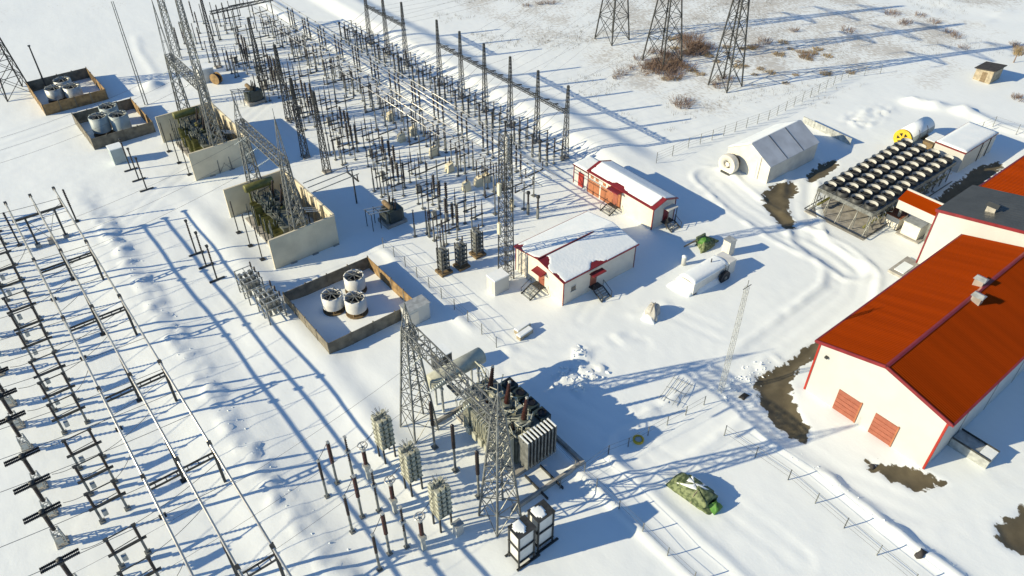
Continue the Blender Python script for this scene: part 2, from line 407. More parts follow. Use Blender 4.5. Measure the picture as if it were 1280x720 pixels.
def snow_sheet(x0, x1, y0, y1, zf, keep, st=0.3, th=0.14):
    """snow lying on a roof: a thick irregular blanket. zf(x,y)=roof height; keep(x,y)>0 where snow lies"""
    nx = max(2, int((x1-x0)/st)); ny = max(2, int((y1-y0)/st)); mb = MB(); id_ = {}
    xs = np.linspace(x0, x1, nx+1); ys = np.linspace(y0, y1, ny+1); XX, YY = np.meshgrid(xs, ys, indexing='ij'); K = keep(XX, YY)
    def vid(i, j, top):
        k = (i, j, top)
        if k not in id_:
            z = zf(xs[i], ys[j]); e = min(i, j, nx-i, ny-j); t_ = th*min(1, 0.25+max(K[i, j], 0)*2)*(0.55 if e == 0 else 1)
            id_[k] = len(mb.v); mb.v.append((xs[i], ys[j], z+(t_+0.004 if top else 0.004)))
        return id_[k]
    cell = [[(K[i, j]+K[i+1, j]+K[i, j+1]+K[i+1, j+1]) > 0 for j in range(ny)] for i in range(nx)]
    for i in range(nx):
        for j in range(ny):
            if not cell[i][j]: continue
            mb.f.append((vid(i, j, 1), vid(i+1, j, 1), vid(i+1, j+1, 1), vid(i, j+1, 1)))
            for (di, dj, a, b) in ((-1, 0, (i, j+1), (i, j)), (1, 0, (i+1, j), (i+1, j+1)), (0, -1, (i, j), (i+1, j)), (0, 1, (i+1, j+1), (i, j+1))):
                u, w = i+di, j+dj
                if u < 0 or w < 0 or u >= nx or w >= ny or not cell[u][w]:
                    mb.f.append((vid(*a, 0), vid(*b, 0), vid(*b, 1), vid(*a, 1)))
    return mb.mesh('snow_cover', 'snow', True)

def blob(sx, sy, sz, seed, m, n=18, pw=(3.2, 0.6), amp=0.18, z0=-0.2):
    mb = MB(); rings = 9; rs = np.random.RandomState(seed)
    for i in range(rings):
        f = i/(rings-1); z = f
        for k in range(n):
            a = 2*math.pi*k/n; c, s = math.cos(a), math.sin(a)
            e = 0.35
            ux = math.copysign(abs(c)**e, c); uy = math.copysign(abs(s)**e, s)
            rr = max(0.02, 1-f**pw[0])**pw[1]*(1-0.12*f)
            nn = 1+amp*(float(vnoise(c*2+seed, s*2+f*2, seed))-0.5)*2
            mb.v.append((ux*sx*rr*nn, uy*sy*rr*nn, z0+z*(sz-z0)*(1+amp*0.8*(float(vnoise(c*2.2+f*3, s*2.2, seed+3))-0.5))))
    for i in range(rings-1):
        for k in range(n): mb.f.append((i*n+k, i*n+(k+1) % n, (i+1)*n+(k+1) % n, (i+1)*n+k))
    mb.f.append(tuple((rings-1)*n+k for k in range(n)))
    return mb.mesh('cover', m, True)

# ================================================================== tubular busbars (left)
TZ = 6.15
TUBE_X = (-0.05, 2.75, 5.5)
TUBE_LAB = ('long silver tubular busbar on the side of the black T breakers', 'long silver tubular busbar running in the middle of the three', 'long silver tubular busbar on the side of the open snow strip')
for i, x in enumerate(TUBE_X):
    t = thing('tubular_busbar', TUBE_LAB[i], 'busbar', (x, 64.0, TZ), 0, 'three parallel tubular busbars')
    part('tube', MB().tube([(0, -44, 0), (0, 36.9, 0)], 0.11, 10).mesh('tube', 'alu', True), t)
    for k in range(7):
        part('clamp', MB().box(-0.17, 0.17, -0.22, 0.22, -0.17, 0.15).mesh('clamp', 'galv_dark'), t, (0, 36.9-0.3-12.5*k-2.3*(k > 0), 0))
def post_with_ins(h, z1, r=0.13, w=0.17, m='galv_dark'):
    sup = MB().box(-w/2, w/2, -w/2, w/2, -0.5, h).box(-0.3, 0.3, -0.3, 0.3, -0.5, 0.12).mesh('support_post', m)
    ins = insulator(MB(), 0, 0, h, z1, r, 10).mesh('insulator', 'porcelain', True)
    return sup, ins
sup_h, ins_h = post_with_ins(4.35, TZ-0.17, 0.15, 0.24)
beam_me = MB().box(0, 5.6, -0.30, -0.22, -0.10, 0.10).box(0, 5.6, 0.22, 0.30, -0.10, 0.10).mesh('cross_beam', 'galv_dark')
tie_me = MB().box(-0.04, 0.04, -0.22, 0.22, -0.05, 0.05).mesh('spacer_plate', 'galv_dark')
for k in range(1, 7):
    y = 98.8-12.5*k
    t = thing('busbar_portal', 'low dark steel portal carrying the silver tubes on insulators', 'busbar support', (0, y, 0), 0, 'portals under the tubular busbars')
    for x in (-0.05, 5.6):
        part('support_post', sup_h, t, (x, 0, 0)); part('insulator', ins_h, t, (x, 0, 0))
    b = part('cross_beam', beam_me, t, (0, 0, 4.1))
    for q in range(6): part('spacer_plate', tie_me, b, (0.5+q*0.92, 0, 0))
    stamp([('support_post', sup_h), ('insulator', ins_h)], 'busbar_post', 'single dark post with insulator under the middle silver tube', 'busbar support', 2.75, y+2.6, 0, 'posts under the middle tube', 0)
t = thing('busbar_end_portal', 'H shaped steel frame with braces holding the free ends of the silver tubes', 'busbar support', (2.7, 98.7, gz(2.7, 98.7)))
for x in (-1.6, 1.75):
    part('support_post', MB().box(x-0.12, x+0.12, -0.12, 0.12, -0.5, 4.3).mesh('support_post', 'galv_dark'), t)
    part('footing', MB().box(x-0.32, x+0.32, -0.32, 0.32, -0.5, 0.45).mesh('footing', 'concrete'), t)
part('cross_beam', MB().box(-3.0, 3.0, -0.12, 0.12, 4.3, 4.55).mesh('cross_beam', 'galv_dark'), t)
for x in (-2.75, 0.05, 2.8): part('insulator', insulator(MB(), x, 0, 4.55, TZ-0.15-gz(2.7, 98.7), 0.15, 10).mesh('insulator', 'porcelain', True), t)
for s in (-1, 1): part('brace', MB().bar((s*1.65, 0, 4.2), (0, -0.2, 0.7), 0.05).mesh('brace', 'galv'), t)
part('anchor_block', MB().box(-0.4, 0.4, -0.6, 0.2, -0.5, 0.7).mesh('anchor_block', 'concrete'), t)
s5, i5 = post_with_ins(2.4, 5.0, 0.17, 0.2)
for (px, py) in ((97, 279), (25, 307)):
    x, y = P(px, py); stamp([('support_post', s5), ('insulator', i5)], 'insulator_post', 'free standing brown insulator post beside the ends of the silver tubes', 'insulator post', x, y, 0, 'insulator posts at the tube ends')

# --- T shaped circuit breakers and disconnectors along the tubes
tb = [('support', lattice_mesh(1.9, 0.75, 0.55, 2, 0.08, 0.05, 'galv_pale')[1]),
      ('footing', MB().box(-0.5, 0.5, -0.5, 0.5, -0.5, 0.12).mesh('footing', 'concrete')),
      ('column', insulator(MB(), 0, 0, 1.9, 4.2, 0.19, 12).mesh('column', 'porcelain', True)),
      ('drive_box', MB().box(-0.22, 0.22, -0.65, -0.35, 0.7, 1.4).mesh('drive_box', 'galv_pale'))]
hb = MB()
for s in (-0.18, 0.18): hb.lathe(ins_prof(0.165, -1.4, 1.4, 22), 8, 'x', (0, s, 4.35))
tb.append(('interrupter', hb.mesh('interrupter', 'black', True), None, [('hub', MB().lathe([(0.22, -0.3), (0.26, 0), (0.22, 0.3)], 10, 'z', (0, 0, 4.3)).mesh('hub', 'galv_dark', True))]))
legs_m, br_m = lattice_mesh(1.9, 0.75, 0.55, 2, 0.08, 0.05, 'galv_pale')
tb = [('leg', m) for m in legs_m]+tb
dis = []
for x in (-1.05, 1.05):
    dis.append(('support_post', MB().box(x-0.1, x+0.1, -0.1, 0.1, -0.5, 1.9).box(x-0.24, x+0.24, -0.24, 0.24, -0.5, 0.15).mesh('support_post', 'galv')))
    dis.append(('insulator', insulator(MB(), x, 0, 2.1, 3.9, 0.14, 10).mesh('insulator', 'porcelain', True)))
dis += [('base_beam', MB().box(-1.5, 1.5, -0.09, 0.09, 1.9, 2.1).mesh('base_beam', 'galv_dark')),
        ('blade', MB().tube([(-1.05, 0, 4.0), (1.05, 0, 4.0)], 0.06, 6).box(-1.25, -0.9, -0.1, 0.1, 3.88, 4.1).box(0.9, 1.25, -0.1, 0.1, 3.88, 4.1).mesh('blade', 'galv_dark')),
        ('drive_box', MB().box(-0.75, -0.35, -0.3, 0.05, 0.8, 1.4).mesh('drive_box', 'galv_pale')),
        ('earth_blade', MB().bar((-1.0, 0.2, 2.1), (0.9, 0.2, 2.25), 0.05).mesh('earth_blade', 'galv_dark'))]
Y3 = []
for gidx in range(-1, 5):
    for q in (51.45, 55.05, 58.65): Y3.append(q+12.62*gidx)
for y in Y3:
    stamp(tb, 'circuit_breaker', 'black T shaped breaker with twin arms on pale lattice stand', 'circuit breaker', -7.55, y, 0, 'T breakers along the tubular busbars')
    stamp(dis, 'disconnector', 'twin post brown disconnector between black T breakers and silver tubes', 'disconnector', -3.25, y, 0, 'disconnectors along the tubular busbars')
    conductor((-6.0, y, 4.4), (-4.3, y, 4.1), 0.15, 'slack jumper wire between black T breaker and disconnector', 'jumpers from the T breakers', 0.03, 'jumper_wire')
    if y > 100: continue
    tx = TUBE_X[(round((y-51.45) % 12.62/3.6)) % 3]
    conductor((-2.2, y, 4.1), (tx, y, TZ), 0.35, 'slack jumper wire rising from disconnector to a silver tube', 'jumpers up to the silver tubes', 0.03, 'jumper_wire')
# long spans that cross the array towards the portals
for y0 in Y3:
    if 40 < y0 < 99:
        conductor((-18, y0+0.9, 9.2), (5.5, y0+0.9, TZ+0.1), 0.5, 'thin overhead wire crossing above the silver tubes', 'wires crossing above the tubes', 0.03)

# ================================================================== portals beside the transformers
def portal(x, y1, y2, H, zb, label, grp=None, spire=2.6, w0=2.7, mm='galv', tops=None):
    g0 = gz(x, y2)
    t = thing('lattice_portal', label, 'portal', (x, (y1+y2)/2, g0), 0, grp)
    legs, br = lattice(H, w0, 0.75, 8, 0.15, 0.06)
    for y in (y1, y2):
        dy = y-(y1+y2)/2
        for lg in legs: part('leg', lg.mesh('leg', mm), t, (0, dy, 0))
        part('bracing', br.mesh('bracing', mm), t, (0, dy, 0), kind='stuff')
        if spire:
            spire = tops[0 if y == y1 else 1] if tops else spire
            s = MB()
            for cx, cy in ((-1,-1),(1,-1),(1,1),(-1,1)): s.bar((cx*0.37, cy*0.37, H), (0, 0, H+spire), 0.07)
            s.bar((0, 0, H+spire-0.1), (0, 0, H+spire+1.0), 0.05)
            for q in range(1, 4):
                w = 0.37*(1-q/4); zz = H+spire*q/4
                s.bar((-w,-w,zz), (w,-w,zz), 0.04).bar((w,-w,zz), (w,w,zz), 0.04).bar((w,w,zz), (-w,w,zz), 0.04).bar((-w,w,zz), (-w,-w,zz), 0.04)
            part('spire', s.mesh('spire', mm), t, (0, dy, 0))
    hb_ = abs(y2-y1)/2
    c, b = lattice_beam((0, -hb_, zb), (0, hb_, zb), 1.0, 1.1, 14)
    part('beam_chords', c.mesh('beam_chords', mm), t); part('beam_lacing', b.mesh('beam_lacing', mm), t, kind='stuff')
    for q in (-0.62, 0.0, 0.62):
        s = MB(); y = q*hb_*0.85
        a = Vector((-0.5, y, zb-0.5)); e = Vector((-2.2, y, zb-1.0))
        for j in range(9):
            p = a.lerp(e, (j+0.5)/9); s.lathe([(0.03, -0.05), (0.14, 0), (0.03, 0.05)], 8, 'x', tuple(p))
        part('insulator_string', s.mesh('insulator_string', 'glass_ins', True), t)
    return t
portal(22.85, 43.2, 30.4, 13.3, 12.9, 'tall grey lattice portal over the transformer with pale radiators', spire=2.7)
portal(27.1, 89.3, 76.5, 13.3, 12.9, 'tall grey lattice portal over walled olive transformer next to the round reactors lot', w0=1.9, tops=(2.9, 5.5))
portal(27.3, 115.7, 102.9, 13.3, 12.9, 'tall grey lattice portal over the farther walled olive transformer', w0=1.9, tops=(8.0, 3.0))
tl_legs, tl_br = lattice_mesh(20, 1.3, 0.6, 16, 0.12, 0.06, 'galv')
tall_mast = [('leg', m) for m in tl_legs]+[('bracing', tl_br, 'stuff')]
for z, a in ((9.5, 2.2), (13.0, 2.6)):
    m_ = MB()
    for s_ in (-1, 1): m_.bar((0.4, 0, z), (0, s_*a, z), 0.09).bar((-0.4, 0, z), (0, s_*a, z), 0.09).bar((0, 0, z+0.8), (0, s_*a, z), 0.07)
    i_ = MB()
    for s_ in (-1, 1):
        for j in range(7): i_.lathe([(0.03, -0.06), (0.15, 0), (0.03, 0.06)], 8, 'z', (0, s_*a, z-0.3-j*0.2))
    tall_mast.append(('cross_arm', m_.mesh('cross_arm', 'galv'), None, [('insulator_string', i_.mesh('insulator_string', 'glass_ins', True))]))
for (px, py, lb) in ((258, 128, 'very tall lattice column with cross arms right behind the farther walled bay'), (222, 74, 'very tall lattice column with cross arms out past the farther walled bay')):
    x, y = P(px, py); stamp(tall_mast, 'lattice_column', lb, 'mast', x, y)
# wires from the portals over the snow to the array
for yb in (36.8, 82.9, 109.3):
    xb = 22.85 if yb < 40 else 27.2
    for q in (-3.4, 0, 3.4):
        conductor((xb-2.3, yb+q, 12.0), (-14, yb+q*1.1, 9.5), 1.6, 'long thin conductor from lattice portal across the open snow strip', 'conductors from the portals over the snow strip', 0.014)

# slim lattice masts
lm_legs, lm_br = lattice_mesh(12.6, 0.95, 0.28, 12, 0.09, 0.05, 'galv_dark')
mast_proto = [('leg', m) for m in lm_legs]+[('bracing', lm_br, 'stuff'), ('footing', MB().box(-0.6, 0.6, -0.6, 0.6, -0.5, 0.15).mesh('footing', 'concrete'))]
for (px, py) in ((382, 196), (409, 215), (273, 84), (362, 150), (330, 112)):
    x, y = P(px, py)
    stamp(mast_proto, 'lattice_mast', 'slim dark lattice mast at the near edge of the crowded switchyard', 'mast', x, y, 0, 'slim masts on the near edge of the yard')
# pair of thin poles by the far lots
t = thing('guyed_pole', 'very tall thin twin pole by the far reactor lots', 'mast', (*P(183, 131), gz(*P(183, 131))))
for s in (-0.22, 0.22): part('pole', MB().tube([(s, 0, -0.5), (s*0.6, 0, 17.3)], [0.09, 0.06], 6).mesh('pole', 'galv'), t)
part('rung_set', (lambda b: [b.bar((-0.22+0.005*z, 0, z), (0.22-0.005*z, 0, z), 0.04) for z in range(2, 17, 2)] and b)(MB()).mesh('rung_set', 'galv'), t, kind='stuff')

# communications tower behind the control building
t = thing('communication_tower', 'tall square lattice tower with white antenna beside the flat snowy roof building', 'tower', (43.95, 56.4, gz(43.9, 56.4)))
ll, bb = lattice(19.4, 1.35, 0.95, 15, 0.10, 0.045)
for q in ll: part('leg', q.mesh('leg', 'galv_dark'), t)
part('bracing', bb.mesh('bracing', 'galv_dark'), t, kind='stuff')
part('antenna', MB().lathe([(0.0, 16.0), (0.30, 16.1), (0.30, 19.0), (0, 19.1)], 10, 'z', (0.15, -0.1, 0)).mesh('antenna', 'white_wall', True), t)
part('ladder', (lambda b: [b.bar((-0.2, -0.72, z*0.5), (0.2, -0.72, z*0.5), 0.04) for z in range(0, 36)] and b.bar((-0.2, -0.72, 0), (-0.2, -0.68, 18), 0.05).bar((0.2, -0.72, 0), (0.2, -0.68, 18), 0.05))(MB()).mesh('ladder', 'galv'), t, kind='stuff')
for zz, sx in ((7.0, -0.95), (9.5, 0.9), (12.2, -0.9)): part('antenna_panel', MB().box(sx-0.15, sx+0.15, -0.2, 0.2, zz, zz+1.5).mesh('antenna_panel', 'cream_box'), t)
t = thing('equipment_cabinet', 'white equipment cabinet at the foot of the communication tower', 'cabinet', (41.9, 55.3, gz(41.9, 55.3)))
part('housing', MB().box(-1.1, 1.0, -0.8, 0.8, -0.4, 2.1).mesh('housing', 'white_wall'), t); part('snow_cover', MB().box(-1.13, 1.03, -0.83, 0.83, 2.1, 2.25).mesh('snow_cover', 'snow'), t)
part('door', MB().box(-1.13, -1.1, -0.4, 0.4, 0.1, 1.9).mesh('door', 'cream_wall'), t)

# ================================================================== transformers
def radiator(mb_x0, x1, y0, y1, z0, z1, nf, m, t, along='x', topm=None):
    """bank of thin fins, each a part; two headers"""
    h = thing if False else None
    bank = part('radiator', MB().tube([(mb_x0, (y0+y1)/2, z1-0.2), (x1, (y0+y1)/2, z1-0.2)] if along == 'x' else [((mb_x0+x1)/2, y0, z1-0.2), ((mb_x0+x1)/2, y1, z1-0.2)], 0.09, 6)
                .tube([(mb_x0, (y0+y1)/2, z0+0.2), (x1, (y0+y1)/2, z0+0.2)] if along == 'x' else [((mb_x0+x1)/2, y0, z0+0.2), ((mb_x0+x1)/2, y1, z0+0.2)], 0.09, 6).mesh('header', m), t)
    for k in range(nf):
        f = (k+0.5)/nf; d = (0.13 if m == 'olive' else 0.20)/nf*(x1-mb_x0 if along == 'x' else y1-y0)
        if along == 'x':
            c = mb_x0+f*(x1-mb_x0); part('radiator_fin', MB().box(c-d, c+d, y0, y1, z0, z1).mesh('radiator_fin', m), bank)
        else:
            c = y0+f*(y1-y0); part('radiator_fin', MB().box(mb_x0, x1, c-d, c+d, z0, z1).mesh('radiator_fin', m), bank)
    return bank
def bushing(mb, p, q, r): 
    p = Vector(p); q = Vector(q); n = 10; pts = []; rr = []
    for k in range(n*2+1):
        pts.append(p.lerp(q, k/(2*n))); rr.append((r*(1-0.45*k/(2*n)))*(1.0 if k % 2 else 0.68))
    return mb.tube(pts, rr, 9)
# near transformer
g0 = gz(29, 37)
t = thing('power_transformer', 'big grey power transformer with pale radiators and black fans under the lattice portal', 'transformer', (29.0, 37.2, g0))
part('base_plinth', MB().box(-2.6, 2.3, -4.4, 5.0, -0.4, 0.45).mesh('base_plinth', 'concrete'), t)
tk = part('tank', MB().box(-1.7, 1.35, -3.5, 4.2, 0.45, 3.6).box(-1.8, 1.45, -3.6, 4.3, 3.6, 3.75).mesh('tank', 'trafo_green'), t)
for y in (-2.6, -1.3, 0, 1.3, 2.6): part('tank_rib', MB().box(-1.82, -1.7, y-0.07, y+0.07, 0.5, 3.55).mesh('tank_rib', 'trafo_green'), tk)
bk = radiator(-1.7, 1.9, -5.0, -3.7, 1.0, 4.6, 9, 'galv', t, 'x')
for k in range(9): part('snow_strip', MB().box(-1.7+(k+0.5)*0.4-0.07, -1.7+(k+0.5)*0.4+0.07, -4.95, -3.75, 4.602, 4.66).mesh('snow_strip', 'snow'), bk)
for k in range(5): 
    y = -2.9+k*1.35
    radiator(-3.0, -1.85, y-0.5, y+0.5, 0.8, 4.2, 6, 'trafo_pale', t, 'y')
for k in range(4):
    y = -2.6+k*1.6
    f = part('fan_box', MB().box(1.5, 2.6, y-0.65, y+0.65, 2.1, 4.1).mesh('fan_box', 'trafo_dark'), t)
    part('fan', MB().lathe([(0.42, 0), (0.45, 0.12), (0.38, 0.12), (0.36, 0.04)], 12, 'z', (2.05, y, 4.1)).mesh('fan', 'black'), f)
for k, (x, y) in enumerate(((0.1, -2.3), (0.1, 0.2), (0.1, 2.7))):
    b = part('bushing', bushing(MB(), (x, y, 4.35), (x+0.35, y, 6.9), 0.30).mesh('bushing', 'porcelain_red', True), t)
    part('turret', MB().lathe([(0.55, 3.75), (0.55, 4.3), (0.38, 4.38)], 12, 'z', (x, y, 0)).mesh('turret', 'trafo_green', True), b)
    part('cap', MB().lathe([(0.12, 6.85), (0.16, 7.0), (0.1, 7.1)], 8, 'z', (x+0.35, y, 0)).mesh('cap', 'galv_pale'), b)
for k in range(4):
    part('low_voltage_bushing', bushing(MB(), (-1.1, -2.4+k*1.3, 3.75), (-1.3, -2.4+k*1.3, 4.9), 0.16).mesh('low_voltage_bushing', 'porcelain', True), t)
pp = MB().tube([(-1.2, 3.9, 3.7), (-1.2, 4.6, 4.3), (-1.2, 6.6, 4.3)], 0.12, 8).tube([(0.9, 3.9, 3.7), (0.9, 5.2, 4.6), (0.9, 7.0, 4.6)], 0.09, 8).tube([(-1.5, -3.4, 4.0), (1.2, -3.4, 4.0)], 0.12, 8).tube([(-1.6, -3.4, 4.1), (-1.6, 4.1, 4.1)], 0.1, 8)
part('pipework', pp.mesh('pipework', 'trafo_pale', True), t)
cl = MB(); rr_ = random.Random(3)
for k in range(46):
    x_, y_ = rr_.uniform(-1.7, 1.3), rr_.uniform(-3.4, 4.6); h_ = 3.75; e = (x_+rr_.uniform(-.9, .9), y_+rr_.uniform(-.9, .9), h_+rr_.uniform(0.2, 1.3))
    cl.tube([(x_, y_, h_), (x_, y_, e[2]), e], rr_.uniform(0.03, 0.08), 5)
for k in range(16):
    x_, y_ = rr_.uniform(-1.6, 1.1), rr_.uniform(-3.2, 4.0); a_, b_ = rr_.uniform(0.12, 0.35), rr_.uniform(0.12, 0.4); cl.box(x_-a_, x_+a_, y_-b_, y_+b_, 3.76, 3.9+rr_.random()*0.5)
for k in range(18):
    y_ = rr_.uniform(-3.4, 4.4); cl.tube([(-3.1, y_, rr_.uniform(0.6, 3)), (-3.25, y_+rr_.uniform(-.5, .5), 4.2), (-1.6, y_+rr_.uniform(-.6, .6), 4.4)], 0.045, 5)
part('fittings', cl.mesh('fittings', 'trafo_pale'), t, kind='stuff')
part('walkway', MB().box(-2.6, -1.9, 4.5, 6.2, 3.4, 3.5).box(-2.6, 1.2, 4.4, 4.6, 3.4, 3.5).mesh('walkway', 'galv'), t)
for s in (-2.55, 1.2): part('railing', MB().bar((s, 4.5, 3.5), (s, 4.5, 4.5), 0.05).bar((s, 6.2, 3.5), (s, 6.2, 4.5), 0.05).bar((s, 4.5, 4.5), (s, 6.2, 4.5), 0.05).mesh('railing', 'galv_pale'), t)
for k in range(6): part('control_box', MB().box(-3.3, -3.05, -3.2+k*0.95, -2.6+k*0.95, 1.0, 1.9).mesh('control_box', 'trafo_pale'), t)
g1 = gz(28, 44)
t = thing('oil_conservator', 'long pale cylinder tank raised on legs beyond the grey transformer', 'tank', (28.1, 44.1, g1))
part('tank_shell', MB().lathe([(0.0, -3.25), (0.6, -3.2), (0.85, -3.05), (0.85, 3.05), (0.6, 3.2), (0, 3.25)], 20, 'x', (0, 0, 4.2), False).mesh('tank_shell', 'trafo_pale', True), t)
for x in (-2.2, 2.2):
    for y in (-0.6, 0.6): part('leg', MB().box(x-0.09, x+0.09, y-0.09, y+0.09, -0.4, 3.7).mesh('leg', 'galv_pale'), t)
    part('saddle', MB().box(x-0.12, x+0.12, -0.8, 0.8, 3.2, 3.45).mesh('saddle', 'galv_pale'), t)
t = thing('switch_house', 'small dark snow topped box standing below the portal beam', 'cabinet', (*P(553, 462), gz(*P(553, 462))))
part('housing', MB().box(-0.8, 0.8, -0.8, 0.8, -0.4, 2.6).mesh('housing', 'galv_dark'), t); part('snow_cover', MB().box(-0.82, 0.82, -0.82, 0.82, 2.6, 2.72).mesh('snow_cover', 'snow'), t)
# oil pit kerb with roll-out rails
t = thing('pit_kerb', 'low concrete kerb with rails around the grey transformer foundation', 'kerb', (28.5, 36.8, gz(28.5, 36.8)))
part('kerb', MB().box(-4.5, 3.8, -6.7, -6.45, -0.5, 0.45).box(3.8, 4.05, -6.7, 6.0, -0.5, 0.45).box(-4.5, 3.8, 5.75, 6.0, -0.5, 0.45).mesh('kerb', 'concrete'), t)
for x in (-1.2, 0.6): part('rail', MB().box(x-0.06, x+0.06, -7.6, -4.4, 0.0, 0.30).mesh('rail', 'galv_dark'), t)

# walled olive transformers
def walled(yc, lab_t, labs, wallh=4.35):
    x0, x1 = 22.8, 31.6; yf, yb = yc-7.1, yc+7.2
    for nm, (a, b, c, d), lb in (('front', (x0, x1, yf-0.12, yf+0.12), labs[0]), ('side', (x1-0.12, x1+0.12, yf+0.14, yb-0.14), labs[1]), ('back', (x0+0.2, x1, yb-0.12, yb+0.12), labs[2])):
        cx, cy = (a+b)/2, (c+d)/2; g = gz(cx, cy)
        w = thing('fire_wall', lb, 'wall', (cx, cy, g))
        n = 3 if nm != 'side' else 5
        for k in range(n):
            if nm == 'side':
                q0 = c+(d-c)*k/n; q1 = c+(d-c)*(k+1)/n
                part('panel', MB().box(a-cx, b-cx, q0-cy+0.012, q1-cy-0.012, -0.6, wallh).mesh('panel', 'firewall'), w)
                part('pilaster', MB().box(a-cx-0.28, a-cx-0.002, q0-cy+0.1, q0-cy+0.45, -0.6, wallh-0.1).mesh('pilaster', 'firewall'), w)
            else:
                q0 = a+(b-a)*k/n; q1 = a+(b-a)*(k+1)/n
                part('panel', MB().box(q0-cx+0.004, q1-cx-0.004, c-cy, d-cy, -0.05, wallh).mesh('panel', 'firewall'), w)
                part('footing', MB().box(q1-cx-0.9, q1-cx-0.1, c-cy-0.25, d-cy+0.25, -0.6, 0.10).mesh('footing', 'concrete'), w)
    t = thing('power_transformer', lab_t, 'transformer', (27.3, yc, gz(27.3, yc)))
    part('base_plinth', MB().box(-3.0, 3.0, -5.6, 5.4, -0.4, 0.35).mesh('base_plinth', 'concrete'), t)
    part('tank', MB().box(-1.5, 1.7, -4.6, 4.4, 0.35, 3.3).box(-1.6, 1.8, -4.7, 4.5, 3.3, 3.42).mesh('tank', 'trafo_green'), t)
    for k in range(6):
        y = -4.3+k*1.45; radiator(-2.6+0.25*(k % 2), -1.55, y, y+1.0, 0.6+0.3*(k % 3), 2.9+0.35*((k*2) % 3), 6, 'olive', t, 'y')
    for k in range(3):
        x, y = 0.3, -2.8+k*2.6
        b = part('bushing', bushing(MB(), (x, y, 3.6), (x+0.5, y, 6.2), 0.26).mesh('bushing', 'porcelain', True), t)
        part('turret', MB().lathe([(0.45, 3.42), (0.45, 3.8), (0.3, 3.85)], 10, 'z', (x, y, 0)).mesh('turret', 'olive', True), b)
    for k in range(5): part('low_voltage_bushing', bushing(MB(), (1.2, -3.2+k*1.3, 3.42), (1.5, -3.2+k*1.3, 4.4), 0.14).mesh('low_voltage_bushing', 'porcelain', True), t)
    part('conservator', MB().lathe([(0, -2.0), (0.5, -1.95), (0.55, -1.85), (0.55, 1.85), (0.5, 1.95), (0, 2.0)], 14, 'x', (-0.2, 5.2, 4.6), False).mesh('conservator', 'olive', True), t)
    for x in (-1.6, 1.2): part('leg', MB().box(x-0.1, x+0.1, 5.1, 5.3, 0.35, 4.2).mesh('leg', 'olive'), t)
    pw = MB()
    for k in range(6):
        y = -4.0+k*1.5; pw.tube([(-1.4, y, 3.5), (-1.0, y+0.3, 4.4), (0.8, y+0.6, 4.5)], 0.06, 6)
    pw.tube([(-1.2, -4.4, 3.7), (-1.2, 4.9, 3.9)], 0.1, 6).tube([(1.5, -4.4, 3.6), (1.5, 4.4, 3.6)], 0.09, 6)
    for k in range(14):
        x_, y_ = random.choice((-3.0, 2.4, 3.0)), random.uniform(-5.0, 5.0); pw.tube([(x_, y_, -0.2), (x_, y_, random.uniform(3.0, 5.6))], 0.07, 6); pw.bar((x_-0.3, y_-0.5, 3.0), (x_+0.2, y_+0.6, 3.3), 0.06)
    for k in range(40):
        x_, y_ = random.uniform(-2.3, 1.6), random.uniform(-4.3, 4.2); pw.tube([(x_, y_, 3.4), (x_+random.uniform(-.3, .3), y_+random.uniform(-.3, .3), 3.9+random.random()*1.1)], random.uniform(0.05, 0.14), 6)
    part('pipework', pw.mesh('pipework', 'trafo_dark', True), t, kind='stuff')
    for k in range(3): part('bus_duct', MB().tube([(2.0, -3.0-k*0.5, 4.2), (3.7, -3.2-k*0.5, 3.7)], 0.07, 6).mesh('bus_duct', 'alu'), t)
    part('red_cabinet', MB().box(2.1, 2.9, -5.2, -4.6, 0.3, 1.8).mesh('red_cabinet', 'rust'), t)
walled(82.7, 'olive green transformer in the walled bay next to the round reactors lot',
       ('plain grey beige fire wall facing the round reactors lot', 'ribbed cream fire wall along the olive transformer next to the reactors lot', 'grey fire wall behind the olive transformer nearest the reactors lot'))
walled(109.2, 'olive green transformer in the walled bay farther from the reactors lot',
       ('tan fire wall of the farther walled transformer facing its twin', 'ribbed cream fire wall along the farther olive transformer', 'grey fire wall behind the farther olive transformer by the drum lot'))

# rows of three posts in front
p3 = [('support_post', MB().box(-0.08, 0.08, -0.08, 0.08, -0.4, 2.6).mesh('support_post', 'galv_dark')),
      ('insulator', insulator(MB(), 0, 0, 2.6, 5.0, 0.14, 10).mesh('insulator', 'porcelain', True)),
      ('foot_beam', MB().box(-0.95, 0.95, -0.13, 0.13, -0.2, 0.14).mesh('foot_beam', 'galv_dark')),
      ('cap', MB().box(-0.16, 0.16, -0.16, 0.16, 5.0, 5.2).mesh('cap', 'galv_dark'))]
for y in (84.7, 81.3, 77.8): stamp(p3, 'insulator_post', 'brown insulator post on foot beam in the snow before the near walled transformer', 'insulator post', 16.35, y, 0, 'three foot beam posts before the near walled bay')
for y in (111.0, 107.3, 103.8): stamp(p3, 'insulator_post', 'brown insulator post on foot beam in the snow before the farther walled transformer', 'insulator post', 16.4, y, 0, 'three foot beam posts before the farther walled bay')
pole_p = [('pole', MB().tube([(0, 0, -0.4), (0, 0, 3.0)], 0.07, 6).mesh('pole', 'galv_dark')), ('insulator', insulator(MB(), 0, 0, 3.0, 4.9, 0.10, 9).mesh('insulator', 'porcelain', True)), ('foot_plate', MB().box(-0.3, 0.3, -0.3, 0.3, -0.3, 0.1).mesh('foot_plate', 'galv_dark'))]
